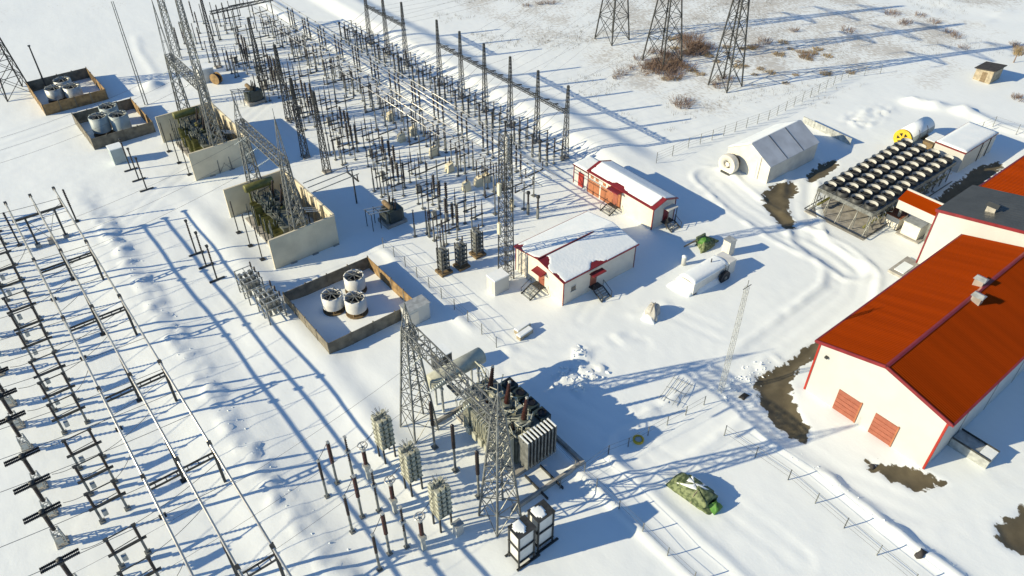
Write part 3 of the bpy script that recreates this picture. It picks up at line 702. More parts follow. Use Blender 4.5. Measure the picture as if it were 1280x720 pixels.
for grp, ys in (('thin posts along the open side of the near walled bay', (85.8, 82.1, 78.4)), ('thin posts along the open side of the farther walled bay', (113.0, 108.6, 104.4))):
    near = ys[0] < 100
    for y in ys: stamp(pole_p, 'insulator_post', 'thin dark insulator pole at the open side of the %s walled transformer' % ('near' if near else 'farther'), 'insulator post', 23.0-(0.6 if near else 0.3), y, 0, grp)

# ================================================================== near equipment between array and transformer
mk = lambda hs, h, r, m, extra=None: [('support_post', MB().box(-0.09, 0.09, -0.09, 0.09, -0.4, hs).box(-0.22, 0.22, -0.22, 0.22, -0.4, 0.1).mesh('support_post', 'galv')),
      ('insulator', insulator(MB(), 0, 0, hs, h, r, 12).mesh('insulator', m, True)), ('cap', MB().box(-0.13, 0.13, -0.13, 0.13, h, h+0.14).mesh('cap', 'galv_pale'))]+(extra or [])
rowA = mk(2.5, 5.0, 0.14, 'porcelain'); rowB = mk(2.9, 5.7, 0.19, 'porcelain_red'); rowC = mk(2.4, 5.6, 0.12, 'porcelain', [('hinge', MB().box(-0.2, 0.2, -0.2, 0.2, 3.6, 3.85).mesh('hinge', 'galv_pale'))])
headp = []
for k in range(7):
    a = k/6*math.pi*2
rowD = [('support_post', MB().box(-0.16, 0.16, -0.16, 0.16, -0.4, 1.6).mesh('support_post', 'galv_pale')), ('terminal_box', MB().box(-0.28, 0.28, -0.28, 0.28, 1.6, 2.1).mesh('terminal_box', 'galv_pale')),
        ('insulator', insulator(MB(), 0, 0, 2.2, 4.0, 0.2, 9).mesh('insulator', 'porcelain_red', True)),
        ('head', MB().lathe([(0.12, 4.0), (0.22, 4.15), (0.20, 4.5), (0.1, 4.6)], 10).mesh('head', 'galv_pale', True)), ('corona_ring', MB().tube([(0.42*math.cos(a*math.pi/8), 0.42*math.sin(a*math.pi/8), 4.75) for a in range(17)], 0.06, 6).tube([(0.42, 0, 4.75), (0, 0, 4.5), (-0.42, 0, 4.75)], 0.04, 5).tube([(0, 0.42, 4.75), (0, 0, 4.5), (0, -0.42, 4.75)], 0.04, 5).mesh('corona_ring', 'alu', True))]
cap_f = [('leg', MB().box(x-0.07, x+0.07, y-0.07, y+0.07, -0.4, 2.0).mesh('leg', 'galv_dark')) for x in (-0.55, 0.55) for y in (-0.55, 0.55)]
for k in range(6):
    b = MB(); z = 2.0+k*0.62
    for x in (-0.5, 0, 0.5):
        for y in (-0.45, 0.45): b.box(x-0.15, x+0.15, y-0.22, y+0.22, z+0.1, z+0.50)
    b.box(-0.72, 0.72, -0.72, 0.72, z, z+0.05)
    cap_f.append(('capacitor_tier', b.mesh('capacitor_tier', 'trafo_pale')))
crown = MB()
for k in range(14):
    a = random.random()*6.28; crown.bar((math.cos(a)*0.3, math.sin(a)*0.3, 5.7), (math.cos(a)*0.75, math.sin(a)*0.75, 6.05+0.2*random.random()), 0.04)
cap_f.append(('conductor_crown', crown.mesh('conductor_crown', 'galv'), 'stuff'))
rowF = [('support_post', MB().tube([(0, 0, -0.4), (0, 0, 3.2)], 0.12, 8).box(-0.28, 0.28, -0.28, 0.28, -0.4, 0.12).mesh('support_post', 'galv')), ('insulator', insulator(MB(), 0, 0, 3.2, 6.4, 0.19, 13).mesh('insulator', 'porcelain', True))]
for y in (41.8, 37.25, 32.7):
    stamp(rowA, 'insulator_post', 'slender dark insulator post in the row nearest the silver tubes', 'insulator post', 12.15, y, 0, 'slender posts in the snow, row next to the tubes')
    stamp(rowB, 'surge_arrester', 'thick red brown arrester column on a grey post in the snow', 'surge arrester', 13.55, y+0.75, 0, 'red brown arrester columns')
    stamp(rowC, 'insulator_post', 'jointed slim insulator post next to the white headed instrument transformers', 'insulator post', 15.0, y+0.4, 0, 'jointed slim posts')
    stamp(rowD, 'instrument_transformer', 'instrument transformer with round white head on brown column', 'instrument transformer', 16.0, y-0.7, 0, 'white headed instrument transformers')
    stamp(cap_f, 'capacitor_bank', 'pale tiered capacitor tower on four dark legs', 'capacitor bank', 18.6, y+0.3, 0, 'pale tiered capacitor towers')
    conductor((16.0, y-0.7, 5.0), (18.6, y+0.3, 5.9), 0.5, 'drooping jumper between white head and pale capacitor tower', 'jumpers at the capacitor towers', 0.03, 'jumper_wire')
    conductor((12.15, y, 5.1), (13.55, y+0.75, 5.8), 0.1, 'short jumper between slender post and red brown column', 'jumpers at the arresters', 0.03, 'jumper_wire')
for y in (40.3, 36.9, 33.3): stamp(rowF, 'insulator_post', 'tall brown insulator post at the foot of the big transformer', 'insulator post', 22.7, y, 0, 'tall posts before the big transformer')
x, y = P(573, 667); t = thing('terminal_cabinet', 'little white terminal cabinet beside the pale capacitor tower', 'cabinet', (x, y, gz(x, y)))
part('housing', MB().box(-0.35, 0.35, -0.3, 0.3, -0.3, 1.4).mesh('housing', 'white_wall'), t); part('lid', MB().box(-0.42, 0.42, -0.36, 0.36, 1.4, 1.48).mesh('lid', 'galv_pale'), t)
# two cabinet stacks
def cab_stack(x, y, label):
    t = thing('cooler_cabinet', label, 'cabinet', (x, y, gz(x, y)), 0, 'two tier cabinets by the transformer pit')
    for sx in (-0.8, 0.8):
        for sy in (-0.65, 0.65): part('leg', MB().box(sx-0.06, sx+0.06, sy-0.06, sy+0.06, -0.4, 4.2).mesh('leg', 'galv_dark'), t)
    for z in (0.7, 2.5):
        b = part('tier', MB().box(-0.74, 0.74, -0.59, 0.59, z, z+1.6).mesh('tier', 'drum_white'), t)
        part('frame', MB().box(-0.88, 0.88, -0.73, 0.73, z-0.12, z-0.002).mesh('frame', 'galv_dark'), b)
    part('roof', MB().box(-0.9, 0.9, -0.75, 0.75, 4.2, 4.3).mesh('roof', 'galv_dark'), t)
    part('snow_cover', snow_sheet(-0.85, 0.85, -0.7, 0.7, lambda a, b: 4.3, lambda A, B: 0.62-np.hypot(A*1.1+0.2, B-0.15)+0.5*fbm(A*1.7+x, B*1.7, 3), 0.14, 0.07), t)
    for s_ in (-0.8, 0.8): part('skid', MB().box(-1.1, 1.3, s_-0.1, s_+0.1, -0.3, 0.12).mesh('skid', 'galv_dark'), t)
cab_stack(22.0, 26.4, 'two tier white panelled cabinet on dark frame, the one farther from the green tarp')
cab_stack(24.2, 26.6, 'two tier white panelled cabinet on dark frame, the one nearer the green tarp')

# ================================================================== reactor lots
def drum(t_label, x, y, r, z0, z1, m, grp):
    t = thing('air_core_reactor', t_label, 'reactor', (x, y, gz(x, y)), random.random(), grp)
    part('winding', MB().lathe([(r, z0), (r, z1), (r-0.18, z1), (r-0.18, z0+0.3)], 22, cap=False).mesh('winding', m, True), t)
    part('inner_winding', MB().lathe([(r*0.6, z0+0.1), (r*0.6, z1-0.12), (r*0.5, z1-0.12), (r*0.5, z0+0.2)], 18, cap=False).mesh('inner_winding', 'galv_dark', True), t)
    for k in range(4):
        a = k*math.pi/4; c, s = math.cos(a)*r, math.sin(a)*r
        part('spider_arm', MB().bar((-c, -s, z1+0.08+k*0.003), (c, s, z1+0.08+k*0.003), 0.07, 0.13).mesh('spider_arm', 'galv'), t)
    for k in range(6):
        a = k*math.pi/3; part('insulator', insulator(MB(), math.cos(a)*r*0.8, math.sin(a)*r*0.8, 0.1, z0, 0.12, 3).mesh('insulator', 'base_brown', True), t)
    part('base_ring', MB().lathe([(r*1.06, -0.3), (r*1.06, 0.16), (r*0.6, 0.16)], 20).mesh('base_ring', 'base_brown'), t)
def lot(x0, x1, y0, y1, h, label, mats):
    cx, cy = (x0+x1)/2, (y0+y1)/2; t = thing('lot_fence', label, 'fence', (cx, cy, gz(cx, cy)))
    hx, hy = (x1-x0)/2, (y1-y0)/2
    def side(a, b, n, m):
        a = Vector(a); b = Vector(b); d = (b-a)/n
        for k in range(n):
            p = a+d*(k+0.015); q = a+d*(k+0.985)
            part('panel', MB().bar((p.x, p.y, h/2-0.05), (q.x, q.y, h/2-0.05), 0.07, h).mesh('panel', m), t)
            part('post', MB().box(-0.07, 0.07, -0.07, 0.07, -0.5, h+0.1).mesh('post', 'fence_board'), t, (a.x+d.x*k, a.y+d.y*k, 0))
    side((-hx, -hy, 0), (hx, -hy, 0), 4, mats[0]); side((hx, -hy, 0), (hx, hy, 0), 4, mats[1]); side((hx, hy, 0), (-hx, hy, 0), 4, mats[2]); side((-hx, hy, 0), (-hx, -hy, 0), 4, mats[3])
    return t
lot(20.9, 32.0, 57.8, 68.6, 1.75, 'dark board fence around the three white round reactors', ('fence_board', 'fence_rust', 'fence_board', 'fence_board'))
for (x, y) in ((24.9, 64.3), (26.7, 62.2), (28.6, 65.8)): drum('white drum reactor with cross bars inside the dark fence by the portal', x, y, 1.22, 0.65, 2.25, 'drum_white', 'three white reactors in the near lot')
lot(14.0, 23.2, 120.7, 131.5, 1.9, 'weathered fence around grey drums next to the farther walled transformer', ('fence_board', 'fence_rust', 'fence_board', 'fence_board'))
for (x, y) in ((16.6, 125.2), (19.3, 124.0), (18.9, 128.0)): drum('tall blue grey drum reactor inside the weathered fence', x, y, 1.4, 0.7, 3.1, 'drum_grey', 'three grey drum reactors')
lot(11.0, 20.9, 138.0, 149.5, 1.9, 'tan board fence farthest out in the open snow', ('fence_rust', 'fence_rust', 'fence_board', 'fence_rust'))
for (x, y) in ((14.0, 143.0), (16.6, 141.8), (16.0, 145.6)): drum('dull drum reactor inside the farthest tan fence', x, y, 1.4, 0.6, 2.3, 'galv_pale', 'three reactors in the farthest lot')
t = thing('fence_kiosk', 'white metal kiosk at the corner of the round reactors fence', 'kiosk', (31.5, 57.0, gz(31.5, 56.9)))
part('housing', MB().box(-1.6, 1.2, -1.0, 0.6, -0.4, 2.3).mesh('housing', 'white_wall'), t); part('roof', MB().box(-1.7, 1.3, -1.1, 0.7, 2.3, 2.42).mesh('roof', 'galv_pale'), t)
part('door', MB().box(-1.3, -0.3, -1.03, -1.0, 0.0, 1.9).mesh('door', 'cream_wall'), t)
# kiosks by the far lots
for (px, py, lb, w) in ((150, 202, 'grey metal kiosk beside the grey drums lot', 0.9), (258, 100, 'white equipment box on the snow beyond the farther transformer', 1.3)):
    x, y = P(px, py); t = thing('equipment_kiosk', lb, 'kiosk', (x, y, gz(x, y)))
    part('housing', MB().box(-w, w, -w, w, -0.4, 2.4).mesh('housing', 'drum_grey' if w < 1 else 'drum_white'), t); part('snow_cover', MB().box(-w-0.05, w+0.05, -w-0.05, w+0.05, 2.4, 2.52).mesh('snow_cover', 'snow'), t)
x, y = P(262, 101); x += 0.7; y -= 1.9
t = thing('cable_drum', 'brown wooden cable drum standing by the white equipment box', 'cable drum', (x, y, gz(x, y)), 0.5)
for s in (-0.5, 0.42): part('flange', MB().lathe([(1.0, s), (1.0, s+0.08)], 18, 'x', (0, 0, 0.95)).mesh('flange', 'fence_rust'), t)
part('core', MB().lathe([(0.75, -0.42), (0.75, 0.42)], 16, 'x', (0, 0, 0.95)).mesh('core', 'black'), t)

# open frame racks beside the lot
def rack(x, y, label):
    t = thing('filter_rack', label, 'rack', (x, y, gz(x, y)), 0, 'two open frame racks')
    for sx in (-1.0, 1.0):
        for sy in (-1.5, 0, 1.5): part('upright', MB().box(sx-0.06, sx+0.06, sy-0.06, sy+0.06, -0.4, 3.0).mesh('upright', 'galv'), t)
    for z in (0.9, 1.9, 2.9):
        b = MB()
        for sx in (-1.0, 0, 1.0): b.bar((sx, -1.6, z), (sx, 1.6, z), 0.08)
        for sy in (-1.5, -0.5, 0.5, 1.5): b.bar((-1.1, sy, z+0.08), (1.1, sy, z+0.08), 0.08)
        part('shelf_frame', b.mesh('shelf_frame', 'galv_pale'), t)
    for z in (1.0, 2.0):
        for sx in (-0.6, 0.0, 0.6):
            for sy in (-1.1, 0.0, 1.1): part('capacitor', MB().box(sx-0.16, sx+0.16, sy-0.3, sy+0.3, z, z+0.55).mesh('capacitor', 'galv'), t)
    for sy in (-1.2, 0, 1.2): part('insulator', insulator(MB(), 0.9, sy, 2.95, 3.7, 0.12, 4).mesh('insulator', 'porcelain', True), t)
rack(18.6, 72.4, 'open grey steel rack of capacitors near the walled transformer'); rack(18.9, 67.6, 'open grey steel rack of capacitors beside the dark board fence')

# ================================================================== switchyard
def dis_proto(span, hs, hi, r=0.11, up=True, m='galv', n=7):
    out = []
    for x in (-span/2, span/2):
        out.append(('support_post', MB().box(x-0.06, x+0.06, -0.06, 0.06, -0.5, hs).box(x-0.2, x+0.2, -0.2, 0.2, -0.5, 0.12).mesh('support_post', m)))
        out.append(('insulator', insulator(MB(), x, 0, hs+0.12, hi, r, n, 7).mesh('insulator', 'porcelain', True)))
    out.append(('base_beam', MB().box(-span/2-0.2, span/2+0.2, -0.08, 0.08, hs, hs+0.12).mesh('base_beam', 'galv_dark')))
    if up:
        for x, k in ((-span/2, 0.62), (span/2, 0.5)): out.append(('blade', MB().bar((x, 0, hi), (x*0.97, 0, hi+span*k), 0.06).mesh('blade', 'galv_dark')))
    else: out.append(('blade', MB().bar((-span/2-0.15, 0, hi+0.05), (span/2+0.15, 0, hi+0.05), 0.07).mesh('blade', 'galv_dark')))
    return out
def col_proto(hs, h, r, m='porcelain', n=8):
    return [('support_post', MB().box(-0.09, 0.09, -0.09, 0.09, -0.5, hs).box(-0.22, 0.22, -0.22, 0.22, -0.5, 0.12).mesh('support_post', 'galv')),
            ('insulator', insulator(MB(), 0, 0, hs, h, r, n, 7).mesh('insulator', m, True)), ('cap', MB().box(-0.1, 0.1, -0.1, 0.1, h, h+0.12).mesh('cap', 'galv_pale'))]
D_front = dis_proto(1.7, 2.0, 3.7, 0.12, up=True); D_low = dis_proto(1.6, 1.9, 3.4, 0.12, up=False); D_bus = dis_proto(1.5, 2.2, 3.8, 0.125, False)
C_dark = col_proto(1.2, 4.3, 0.19, n=9); C_mid = col_proto(2.0, 4.0, 0.11); C_tall = col_proto(2.8, 4.7, 0.11); C_thick = col_proto(1.2, 3.7, 0.25, n=8)
ct_p = [('support_post', MB().box(-0.14, 0.14, -0.14, 0.14, -0.5, 1.7).mesh('support_post', 'galv')), ('insulator', insulator(MB(), 0, 0, 1.7, 3.2, 0.17, 7, 7).mesh('insulator', 'porcelain', True)), ('head', MB().lathe([(0.1, 3.2), (0.26, 3.3), (0.26, 3.6), (0.1, 3.7)], 8).mesh('head', 'galv_dark', True))]
Tpole = [('pole', MB().tube([(0, 0, -0.5), (0, 0, 4.6)], 0.10, 7).box(-0.3, 0.3, -0.3, 0.3, -0.5, 0.12).mesh('pole', 'galv')), ('cross_arm', MB().box(-1.7, 1.7, -0.07, 0.07, 3.4, 3.54).mesh('cross_arm', 'galv_dark'))]
for x in (-1.6, 1.6): Tpole.append(('insulator', insulator(MB(), x, 0, 3.54, 4.7, 0.11, 6, 7).mesh('insulator', 'porcelain', True)))
BAY = 6.66
bays = [75.4+BAY*k for k in range(12)]
def jit(a=0.12): return random.uniform(-a, a)
# front row: groups every two bays
JIT = 0.14
for k in range(6):
    y = 68.9+2*BAY*k
    far = k
    for q in (-1.9, 0.0, 1.9):
        stamp(D_front, 'disconnector', 'open twin post disconnector in the near row of the crowded switchyard', 'disconnector', 43.2, y+q-0.4, 0, 'open disconnectors in the near row of the yard')
        stamp(C_thick if q > -1 else C_dark, 'breaker_pole', 'thick dark breaker column in the near row of the crowded switchyard', 'circuit breaker', 45.4, y+q*0.72+0.9, 0, 'breaker columns in the near row of the yard')
        stamp(D_front, 'disconnector', 'open twin post disconnector in the near row of the crowded switchyard', 'disconnector', 47.6, y+q+0.2, 0, 'open disconnectors in the near row of the yard')
        stamp(C_mid, 'insulator_post', 'slim brown insulator post in the near row of the crowded switchyard', 'insulator post', 41.6+jit(), y+q-0.6, 0, 'slim posts in the near row of the yard')
    for q in (-1.5, 0.0, 1.5):
        stamp(C_thick, 'breaker_pole', 'thick dark breaker column between two groups of the near switchyard row', 'circuit breaker', 47.3, y+BAY+q, 0, 'breaker columns between the near groups')
        if k < 5: stamp(D_low, 'disconnector', 'low twin post disconnector between two groups of the near switchyard row', 'disconnector', 45.3, y+BAY+q*0.9, 0, 'low disconnectors between the near groups')
    for (xx, yy) in ((46.3, y-2.9), (44.3, y+3.6)):
        t = thing('drive_cabinet', 'small pale control cabinet among the near row of the switchyard', 'cabinet', (xx, yy, gz(xx, yy)), 0, 'cream cabinets in the near row of the yard')
        part('housing', MB().box(-0.3, 0.3, -0.25, 0.25, -0.3, 1.2).mesh('housing', 'galv'), t); part('door', MB().box(-0.33, -0.302, -0.2, 0.2, 0.15, 1.05).mesh('door', 'galv_pale'), t)
for k in range(9):
    y = 79.2+6.63*k+(0.0)
    if k % 2 == 0: stamp(Tpole, 'busbar_pole', 'T shaped pole with two upright insulators on its cross arm', 'busbar support', 49.5, y, 0, 'T poles in the switchyard')
    else: stamp(Tpole, 'busbar_pole', 'T shaped pole with two upright insulators on its cross arm', 'busbar support', 51.2, y+0.3, 0, 'T poles in the switchyard')
for (px, py) in ((343, 47), (366, 60), (383, 73), (297, 55), (313, 57), (295, 43), (330, 35), (313, 22), (331, 70), (300, 25), (620, 268), (642, 258), (655, 262), (668, 245)):
    x, y = P(px, py); stamp(Tpole, 'busbar_pole', 'T shaped pole with two upright insulators on its cross arm', 'busbar support', x, y, 0, 'T poles in the switchyard')
# busbar system over the middle rows
for i, (x, z) in enumerate(((53.2, 4.75), (54.6, 4.75), (56.0, 4.75), (57.6, 5.3), (58.6, 5.3), (59.9, 5.3))):
    t = thing('yard_busbar', 'thin bright busbar line running the length of the switchyard', 'busbar', (x, 110, z), 0, 'bright busbars of the switchyard')
    part('tube', MB().tube([(0, -46, 0), (0, 42, 0)], 0.065, 6).mesh('tube', 'alu', True), t)
    for k in range(12): part('clamp', MB().box(-0.08, 0.08, -0.12, 0.12, -0.1, 0.08).mesh('clamp', 'galv_dark'), t, (0, -41+k*BAY, 0))
for k, y in enumerate(bays):
    for q in (-1.45, 0, 1.45):
        if k < 10:
            stamp(C_tall, 'insulator_post', 'brown insulator post under the bright busbars in the switchyard', 'insulator post', 53.2+(q/1.45+1)*1.4, y-2.4, 0, 'posts under the bright busbars')
        stamp(D_bus, 'disconnector', 'dark closed disconnector beneath the bright busbars', 'disconnector', 55.4+jit(), y+q*0.95, 0, 'disconnectors beneath the bright busbars')
        stamp(C_dark, 'surge_arrester', 'dark column in a row of three beside the bright busbars', 'surge arrester', 60.6, y+q*0.85, 0, 'dark columns in threes beside the busbars')
        if 0 <= k < 10:
            stamp(ct_p, 'current_transformer', 'round headed current transformer before the tall mast row', 'current transformer', 65.4+jit(), y+q*1.15, 0, 'current transformers before the mast row')
            stamp(D_low, 'disconnector', 'twin post disconnector at the foot of the tall mast row', 'disconnector', 67.4, y+q*1.2, 0, 'disconnectors at the foot of the mast row')
for (px, py) in ((488, 150), (502, 176), (542, 194), (516, 168), (562, 214), (598, 232), (583, 238), (607, 228)):
    x, y = P(px, py); t = thing('line_coupler', 'squat cream coupler box with sloping lid beside the bright busbars', 'cabinet', (x, y, gz(x, y)), random.uniform(-.2, .2), 'cream coupler boxes by the busbars')
    part('housing', MB().add([(-0.6,-0.5,-0.3),(0.6,-0.5,-0.3),(0.6,0.5,-0.3),(-0.6,0.5,-0.3),(-0.45,-0.4,1.2),(0.45,-0.4,1.5),(0.45,0.4,1.5),(-0.45,0.4,1.2)], [(0,3,2,1),(4,5,6,7),(0,1,5,4),(1,2,6,5),(2,3,7,6),(3,0,4,7)]).mesh('housing', 'cream_box'), t)
    part('bushing', insulator(MB(), 0.1, 0, 1.3, 2.3, 0.12, 5).mesh('bushing', 'porcelain', True), t); part('snow_cover', blob(0.7, 0.6, 0.3, int(px), 'snow', 14, amp=0.3), t, (0.9, 0.2, 0))
JIT = 0.0
# mast row with lattice beam
ml, mb_ = lattice_mesh(11.6, 0.8, 0.22, 13, 0.07, 0.035, 'galv_dark')
row_proto = [('leg', m) for m in ml]+[('bracing', mb_, 'stuff'), ('footing', MB().box(-0.55, 0.55, -0.55, 0.55, -0.5, 0.15).mesh('footing', 'concrete'))]
mast_y = [73.9, 80.55, 87.2, 93.9, 100.55, 107.2, 118.4, 125.1, 131.8]
BZ = 7.4
for y in mast_y: stamp(row_proto, 'lattice_mast', 'tall slim lattice mast in the outer row of the switchyard', 'mast', 69.0, y, 0, 'outer row of slim masts', 0.0)
for a, b in zip(mast_y[:-1], mast_y[1:]):
    if b-a > 8: continue
    t = thing('lattice_beam', 'thin lattice beam hung with insulator strings between outer row masts', 'beam', (69.0, (a+b)/2, BZ), 0, 'beams between the outer masts')
    L = (b-a)/2-0.2; c, br = lattice_beam((0, -L, 0), (0, L, 0), 0.4, 0.4, 10, 0.06, 0.035)
    part('beam_chords', c.mesh('beam_chords', 'galv_dark'), t); part('beam_lacing', br.mesh('beam_lacing', 'galv_dark'), t, kind='stuff')
    for q in (-2.0, 0, 2.0):
        s = MB()
        for j in range(7): s.lathe([(0.03, -0.04), (0.13, 0), (0.03, 0.04)], 7, 'x', (0.3+j*0.15, q, 0.05-j*0.04))
        part('insulator_string', s.mesh('insulator_string', 'porcelain', True), t)
    for q in (-2.0, 0, 2.0):
        yy = (a+b)/2+q; conductor((68.7, yy, BZ), (60.6, yy, 4.6), 0.5, 'slack conductor from the outer mast beam down to the dark columns', 'conductors off the outer beam', 0.025)
        pc = min((103.5, 89.7, 75.4), key=lambda c: abs(c-yy)); conductor((70.4, yy, BZ-0.2), (107.9, pc+2.1*q, 18.6), 1.5, 'conductor leaving the switchyard towards the field pylons', 'outgoing lines to the pylons', 0.012)
# droppers and sagging jumpers between the rows
for k, y in enumerate(bays[:10]):
    for q in (-1.45, 0, 1.45):
        conductor((56.1, y+q*0.95, 3.95), (60.6, y+q*0.85, 4.45), 0.35, 'sagging jumper from busbar disconnector to the dark columns', 'jumpers between the yard rows', 0.022, 'jumper_wire')
        conductor((60.6, y+q*0.85, 4.45), (65.4, y+q*1.15, 3.75), 0.4, 'sagging jumper from dark column to round headed transformer', 'jumpers to the current transformers', 0.022, 'jumper_wire')
        conductor((48.4, y+q, 4.2), (53.2+(q/1.45+1)*1.4, y+q, 4.75), 0.45, 'sagging jumper from the near row up to the bright busbars', 'jumpers from the near row', 0.022, 'jumper_wire')
# far cross portal
t = thing('yard_portal', 'long brown lattice beam portal at the far end of the switchyard', 'portal', (*P(310, 42), gz(*P(310, 42))))
c, br = lattice_beam((-6.5, 0, 5.6), (6.5, 0, 5.6), 0.5, 0.5, 16, 0.09, 0.05)
part('beam_chords', c.mesh('beam_chords', 'galv_dark'), t); part('beam_lacing', br.mesh('beam_lacing', 'galv_dark'), t, kind='stuff')
for x in (-6, -2, 2, 6): part('post', MB().tube([(x, 0, -0.5), (x, 0, 5.4)], 0.1, 6).mesh('post', 'galv_dark'), t)
# equipment at the far end
for (px, py) in ((268, 45), (276, 50), (284, 42), (290, 38), (283, 30), (276, 33), (268, 28), (345, 95), (352, 92), (300, 62), (253, 62), (246, 55), (238, 48), (250, 42), (262, 78), (255, 30), (243, 28), (225, 62), (231, 55), (236, 66)):
    x, y = P(px, py); stamp(C_dark if random.random() < .5 else C_mid, 'insulator_post', 'dark insulator post at the far end of the switchyard', 'insulator post', x, y, 0, 'posts at the far end of the yard')
# small oil transformers in the yard
def small_trafo(x, y, label):
    t = thing('auxiliary_transformer', label, 'transformer', (x, y, gz(x, y)), 0)
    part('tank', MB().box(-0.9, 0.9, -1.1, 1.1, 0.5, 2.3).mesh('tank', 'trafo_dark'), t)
    for s in (-1.35, 0.95): radiator(s, s+0.4, -0.9, 0.9, 0.6, 2.1, 8, 'trafo_green', t, 'y')
    for k in range(3): part('bushing', bushing(MB(), (0.2, -0.7+k*0.7, 2.3), (0.35, -0.7+k*0.7, 3.6), 0.15).mesh('bushing', 'porcelain', True), t)
    part('conservator', MB().lathe([(0.0, -0.95), (0.35, -0.9), (0.35, 0.9), (0.0, 0.95)], 12, 'y', (-0.5, 0, 2.85), False).mesh('conservator', 'base_brown', True), t)
    for k in range(3): part('bus_duct', MB().tube([(-0.7, -0.7+k*0.7, 2.4), (-3.4, -0.3+k*0.7, 2.7)], 0.07, 6).mesh('bus_duct', 'alu'), t)
    for x_ in (-3.2, -2.0): part('duct_stand', MB().bar((x_, -0.5, 2.5), (x_, 1.3, 2.5), 0.08).bar((x_, -0.4, -0.4), (x_, -0.4, 2.5), 0.08).bar((x_, 1.2, -0.4), (x_, 1.2, 2.5), 0.08).mesh('duct_stand', 'galv_dark'), t)
    part('plinth', MB().box(-1.5, 1.5, -1.3, 1.3, -0.4, 0.5).mesh('plinth', 'concrete'), t)
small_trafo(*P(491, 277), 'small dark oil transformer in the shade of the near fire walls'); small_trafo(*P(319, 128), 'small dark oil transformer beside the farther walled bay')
# duct line from the walled bay to the yard
x, y = P(446, 254)
t = thing('duct_pole', 'lone pole carrying three long busbars from the walled bay', 'busbar support', (x, y, gz(x, y)))
part('pole', MB().tube([(0, 0, -0.5), (0, 0, 4.6)], 0.11, 7).mesh('pole', 'galv_dark'), t); part('cross_arm', MB().box(-0.1, 0.1, -1.6, 1.6, 4.2, 4.35).mesh('cross_arm', 'galv_dark'), t)
for q in (-1.4, 0, 1.4):
    i_ = part('insulator', insulator(MB(), 0, q, 4.35, 5.2, 0.11, 5).mesh('insulator', 'porcelain', True), t)
    part('busbar', MB().tube([(0.3, q, 5.25), (-6.5, q, 5.0)], 0.06, 6).mesh('busbar', 'galv'), t)
# capacitor racks by the control building
for (px, py, lb) in ((555, 340, 'slim tiered capacitor rack, the one farthest from the tower'), (577, 333, 'slim tiered capacitor rack standing between its two twins'), (597, 318, 'slim tiered capacitor rack, the one closest to the tower')):
    x, y = P(px, py); t = thing('capacitor_rack', lb, 'capacitor bank', (x, y, gz(x, y)), 0, 'slim racks near the communication tower')
    for sx in (-0.5, 0.5):
        for sy in (-0.5, 0.5): part('upright', MB().box(sx-0.06, sx+0.06, sy-0.06, sy+0.06, -0.4, 3.6).mesh('upright', 'galv_dark'), t)
    for k in range(5): part('tier', MB().box(-0.55, 0.55, -0.55, 0.55, 0.7+k*0.62, 0.76+k*0.62).box(-0.4, -0.1, -0.4, 0.4, 0.76+k*0.62, 1.1+k*0.62).box(0.1, 0.4, -0.4, 0.4, 0.76+k*0.62, 1.1+k*0.62).mesh('tier', 'galv'), t)
    part('plinth', MB().box(-0.8, 0.8, -0.8, 0.8, -0.4, 0.3).mesh('plinth', 'base_brown'), t)
    part('insulator', insulator(MB(), 0.3, 0, 3.7, 4.5, 0.11, 5).mesh('insulator', 'porcelain', True), t)
for (px, py) in ((519, 296), (537, 296), (548, 328), (552, 318)):
    x, y = P(px, py); stamp(C_mid, 'insulator_post', 'slim post at the yard corner near the slim racks', 'insulator post', x, y, 0, 'slim posts at the yard corner')
for (px, py) in ((660, 268), (672, 273)):
    x, y = P(px, py); stamp(ct_p, 'voltage_transformer', 'squat instrument transformer in the snow behind the control building', 'instrument transformer', x, y, 0, 'instrument transformers behind the control building')

# ================================================================== buildings
def gable_house(t, L, Wd, eave, ridge, wallm, roofm, trimm, ov=0.3, axis_x=True, name_wall='wall'):
    """centre at origin, ridge along X; walls as one closed shell"""
    hx, hy = L/2, Wd/2
    w = MB(); v = [(-hx,-hy,-0.6),(hx,-hy,-0.6),(hx,hy,-0.6),(-hx,hy,-0.6),(-hx,-hy,eave),(hx,-hy,eave),(hx,hy,eave),(-hx,hy,eave),(-hx,0,ridge),(hx,0,ridge)]
    w.add(v, [(0,1,5,4),(2,3,7,6),(3,0,4,8,7),(1,2,6,9,5),(4,5,9,8),(6,7,8,9)])
    part(name_wall, w.mesh(name_wall, wallm), t)
    sl = (ridge-eave)/hy; ex = hx+ov; ey = hy+ov; ze = eave-sl*ov
    r = MB(); th = 0.12
    r.add([(-ex,-ey,ze+.02),(ex,-ey,ze+.02),(ex,0,ridge+.02),(-ex,0,ridge+.02),(-ex,-ey,ze+th),(ex,-ey,ze+th),(ex,0,ridge+th),(-ex,0,ridge+th)], [(0,3,2,1),(4,5,6,7),(0,1,5,4),(1,2,6,5),(3,0,4,7)])
    r.add([(-ex,ey,ze+.02),(ex,ey,ze+.02),(ex,0,ridge+.02),(-ex,0,ridge+.02),(-ex,ey,ze+th),(ex,ey,ze+th),(ex,0,ridge+th),(-ex,0,ridge+th)], [(0,1,2,3),(4,7,6,5),(0,4,5,1),(1,5,6,2),(3,7,4,0)])
    rf = part('roof', r.mesh('roof', roofm), t)
    return rf, (lambda x, y: ridge+th-sl*abs(y))
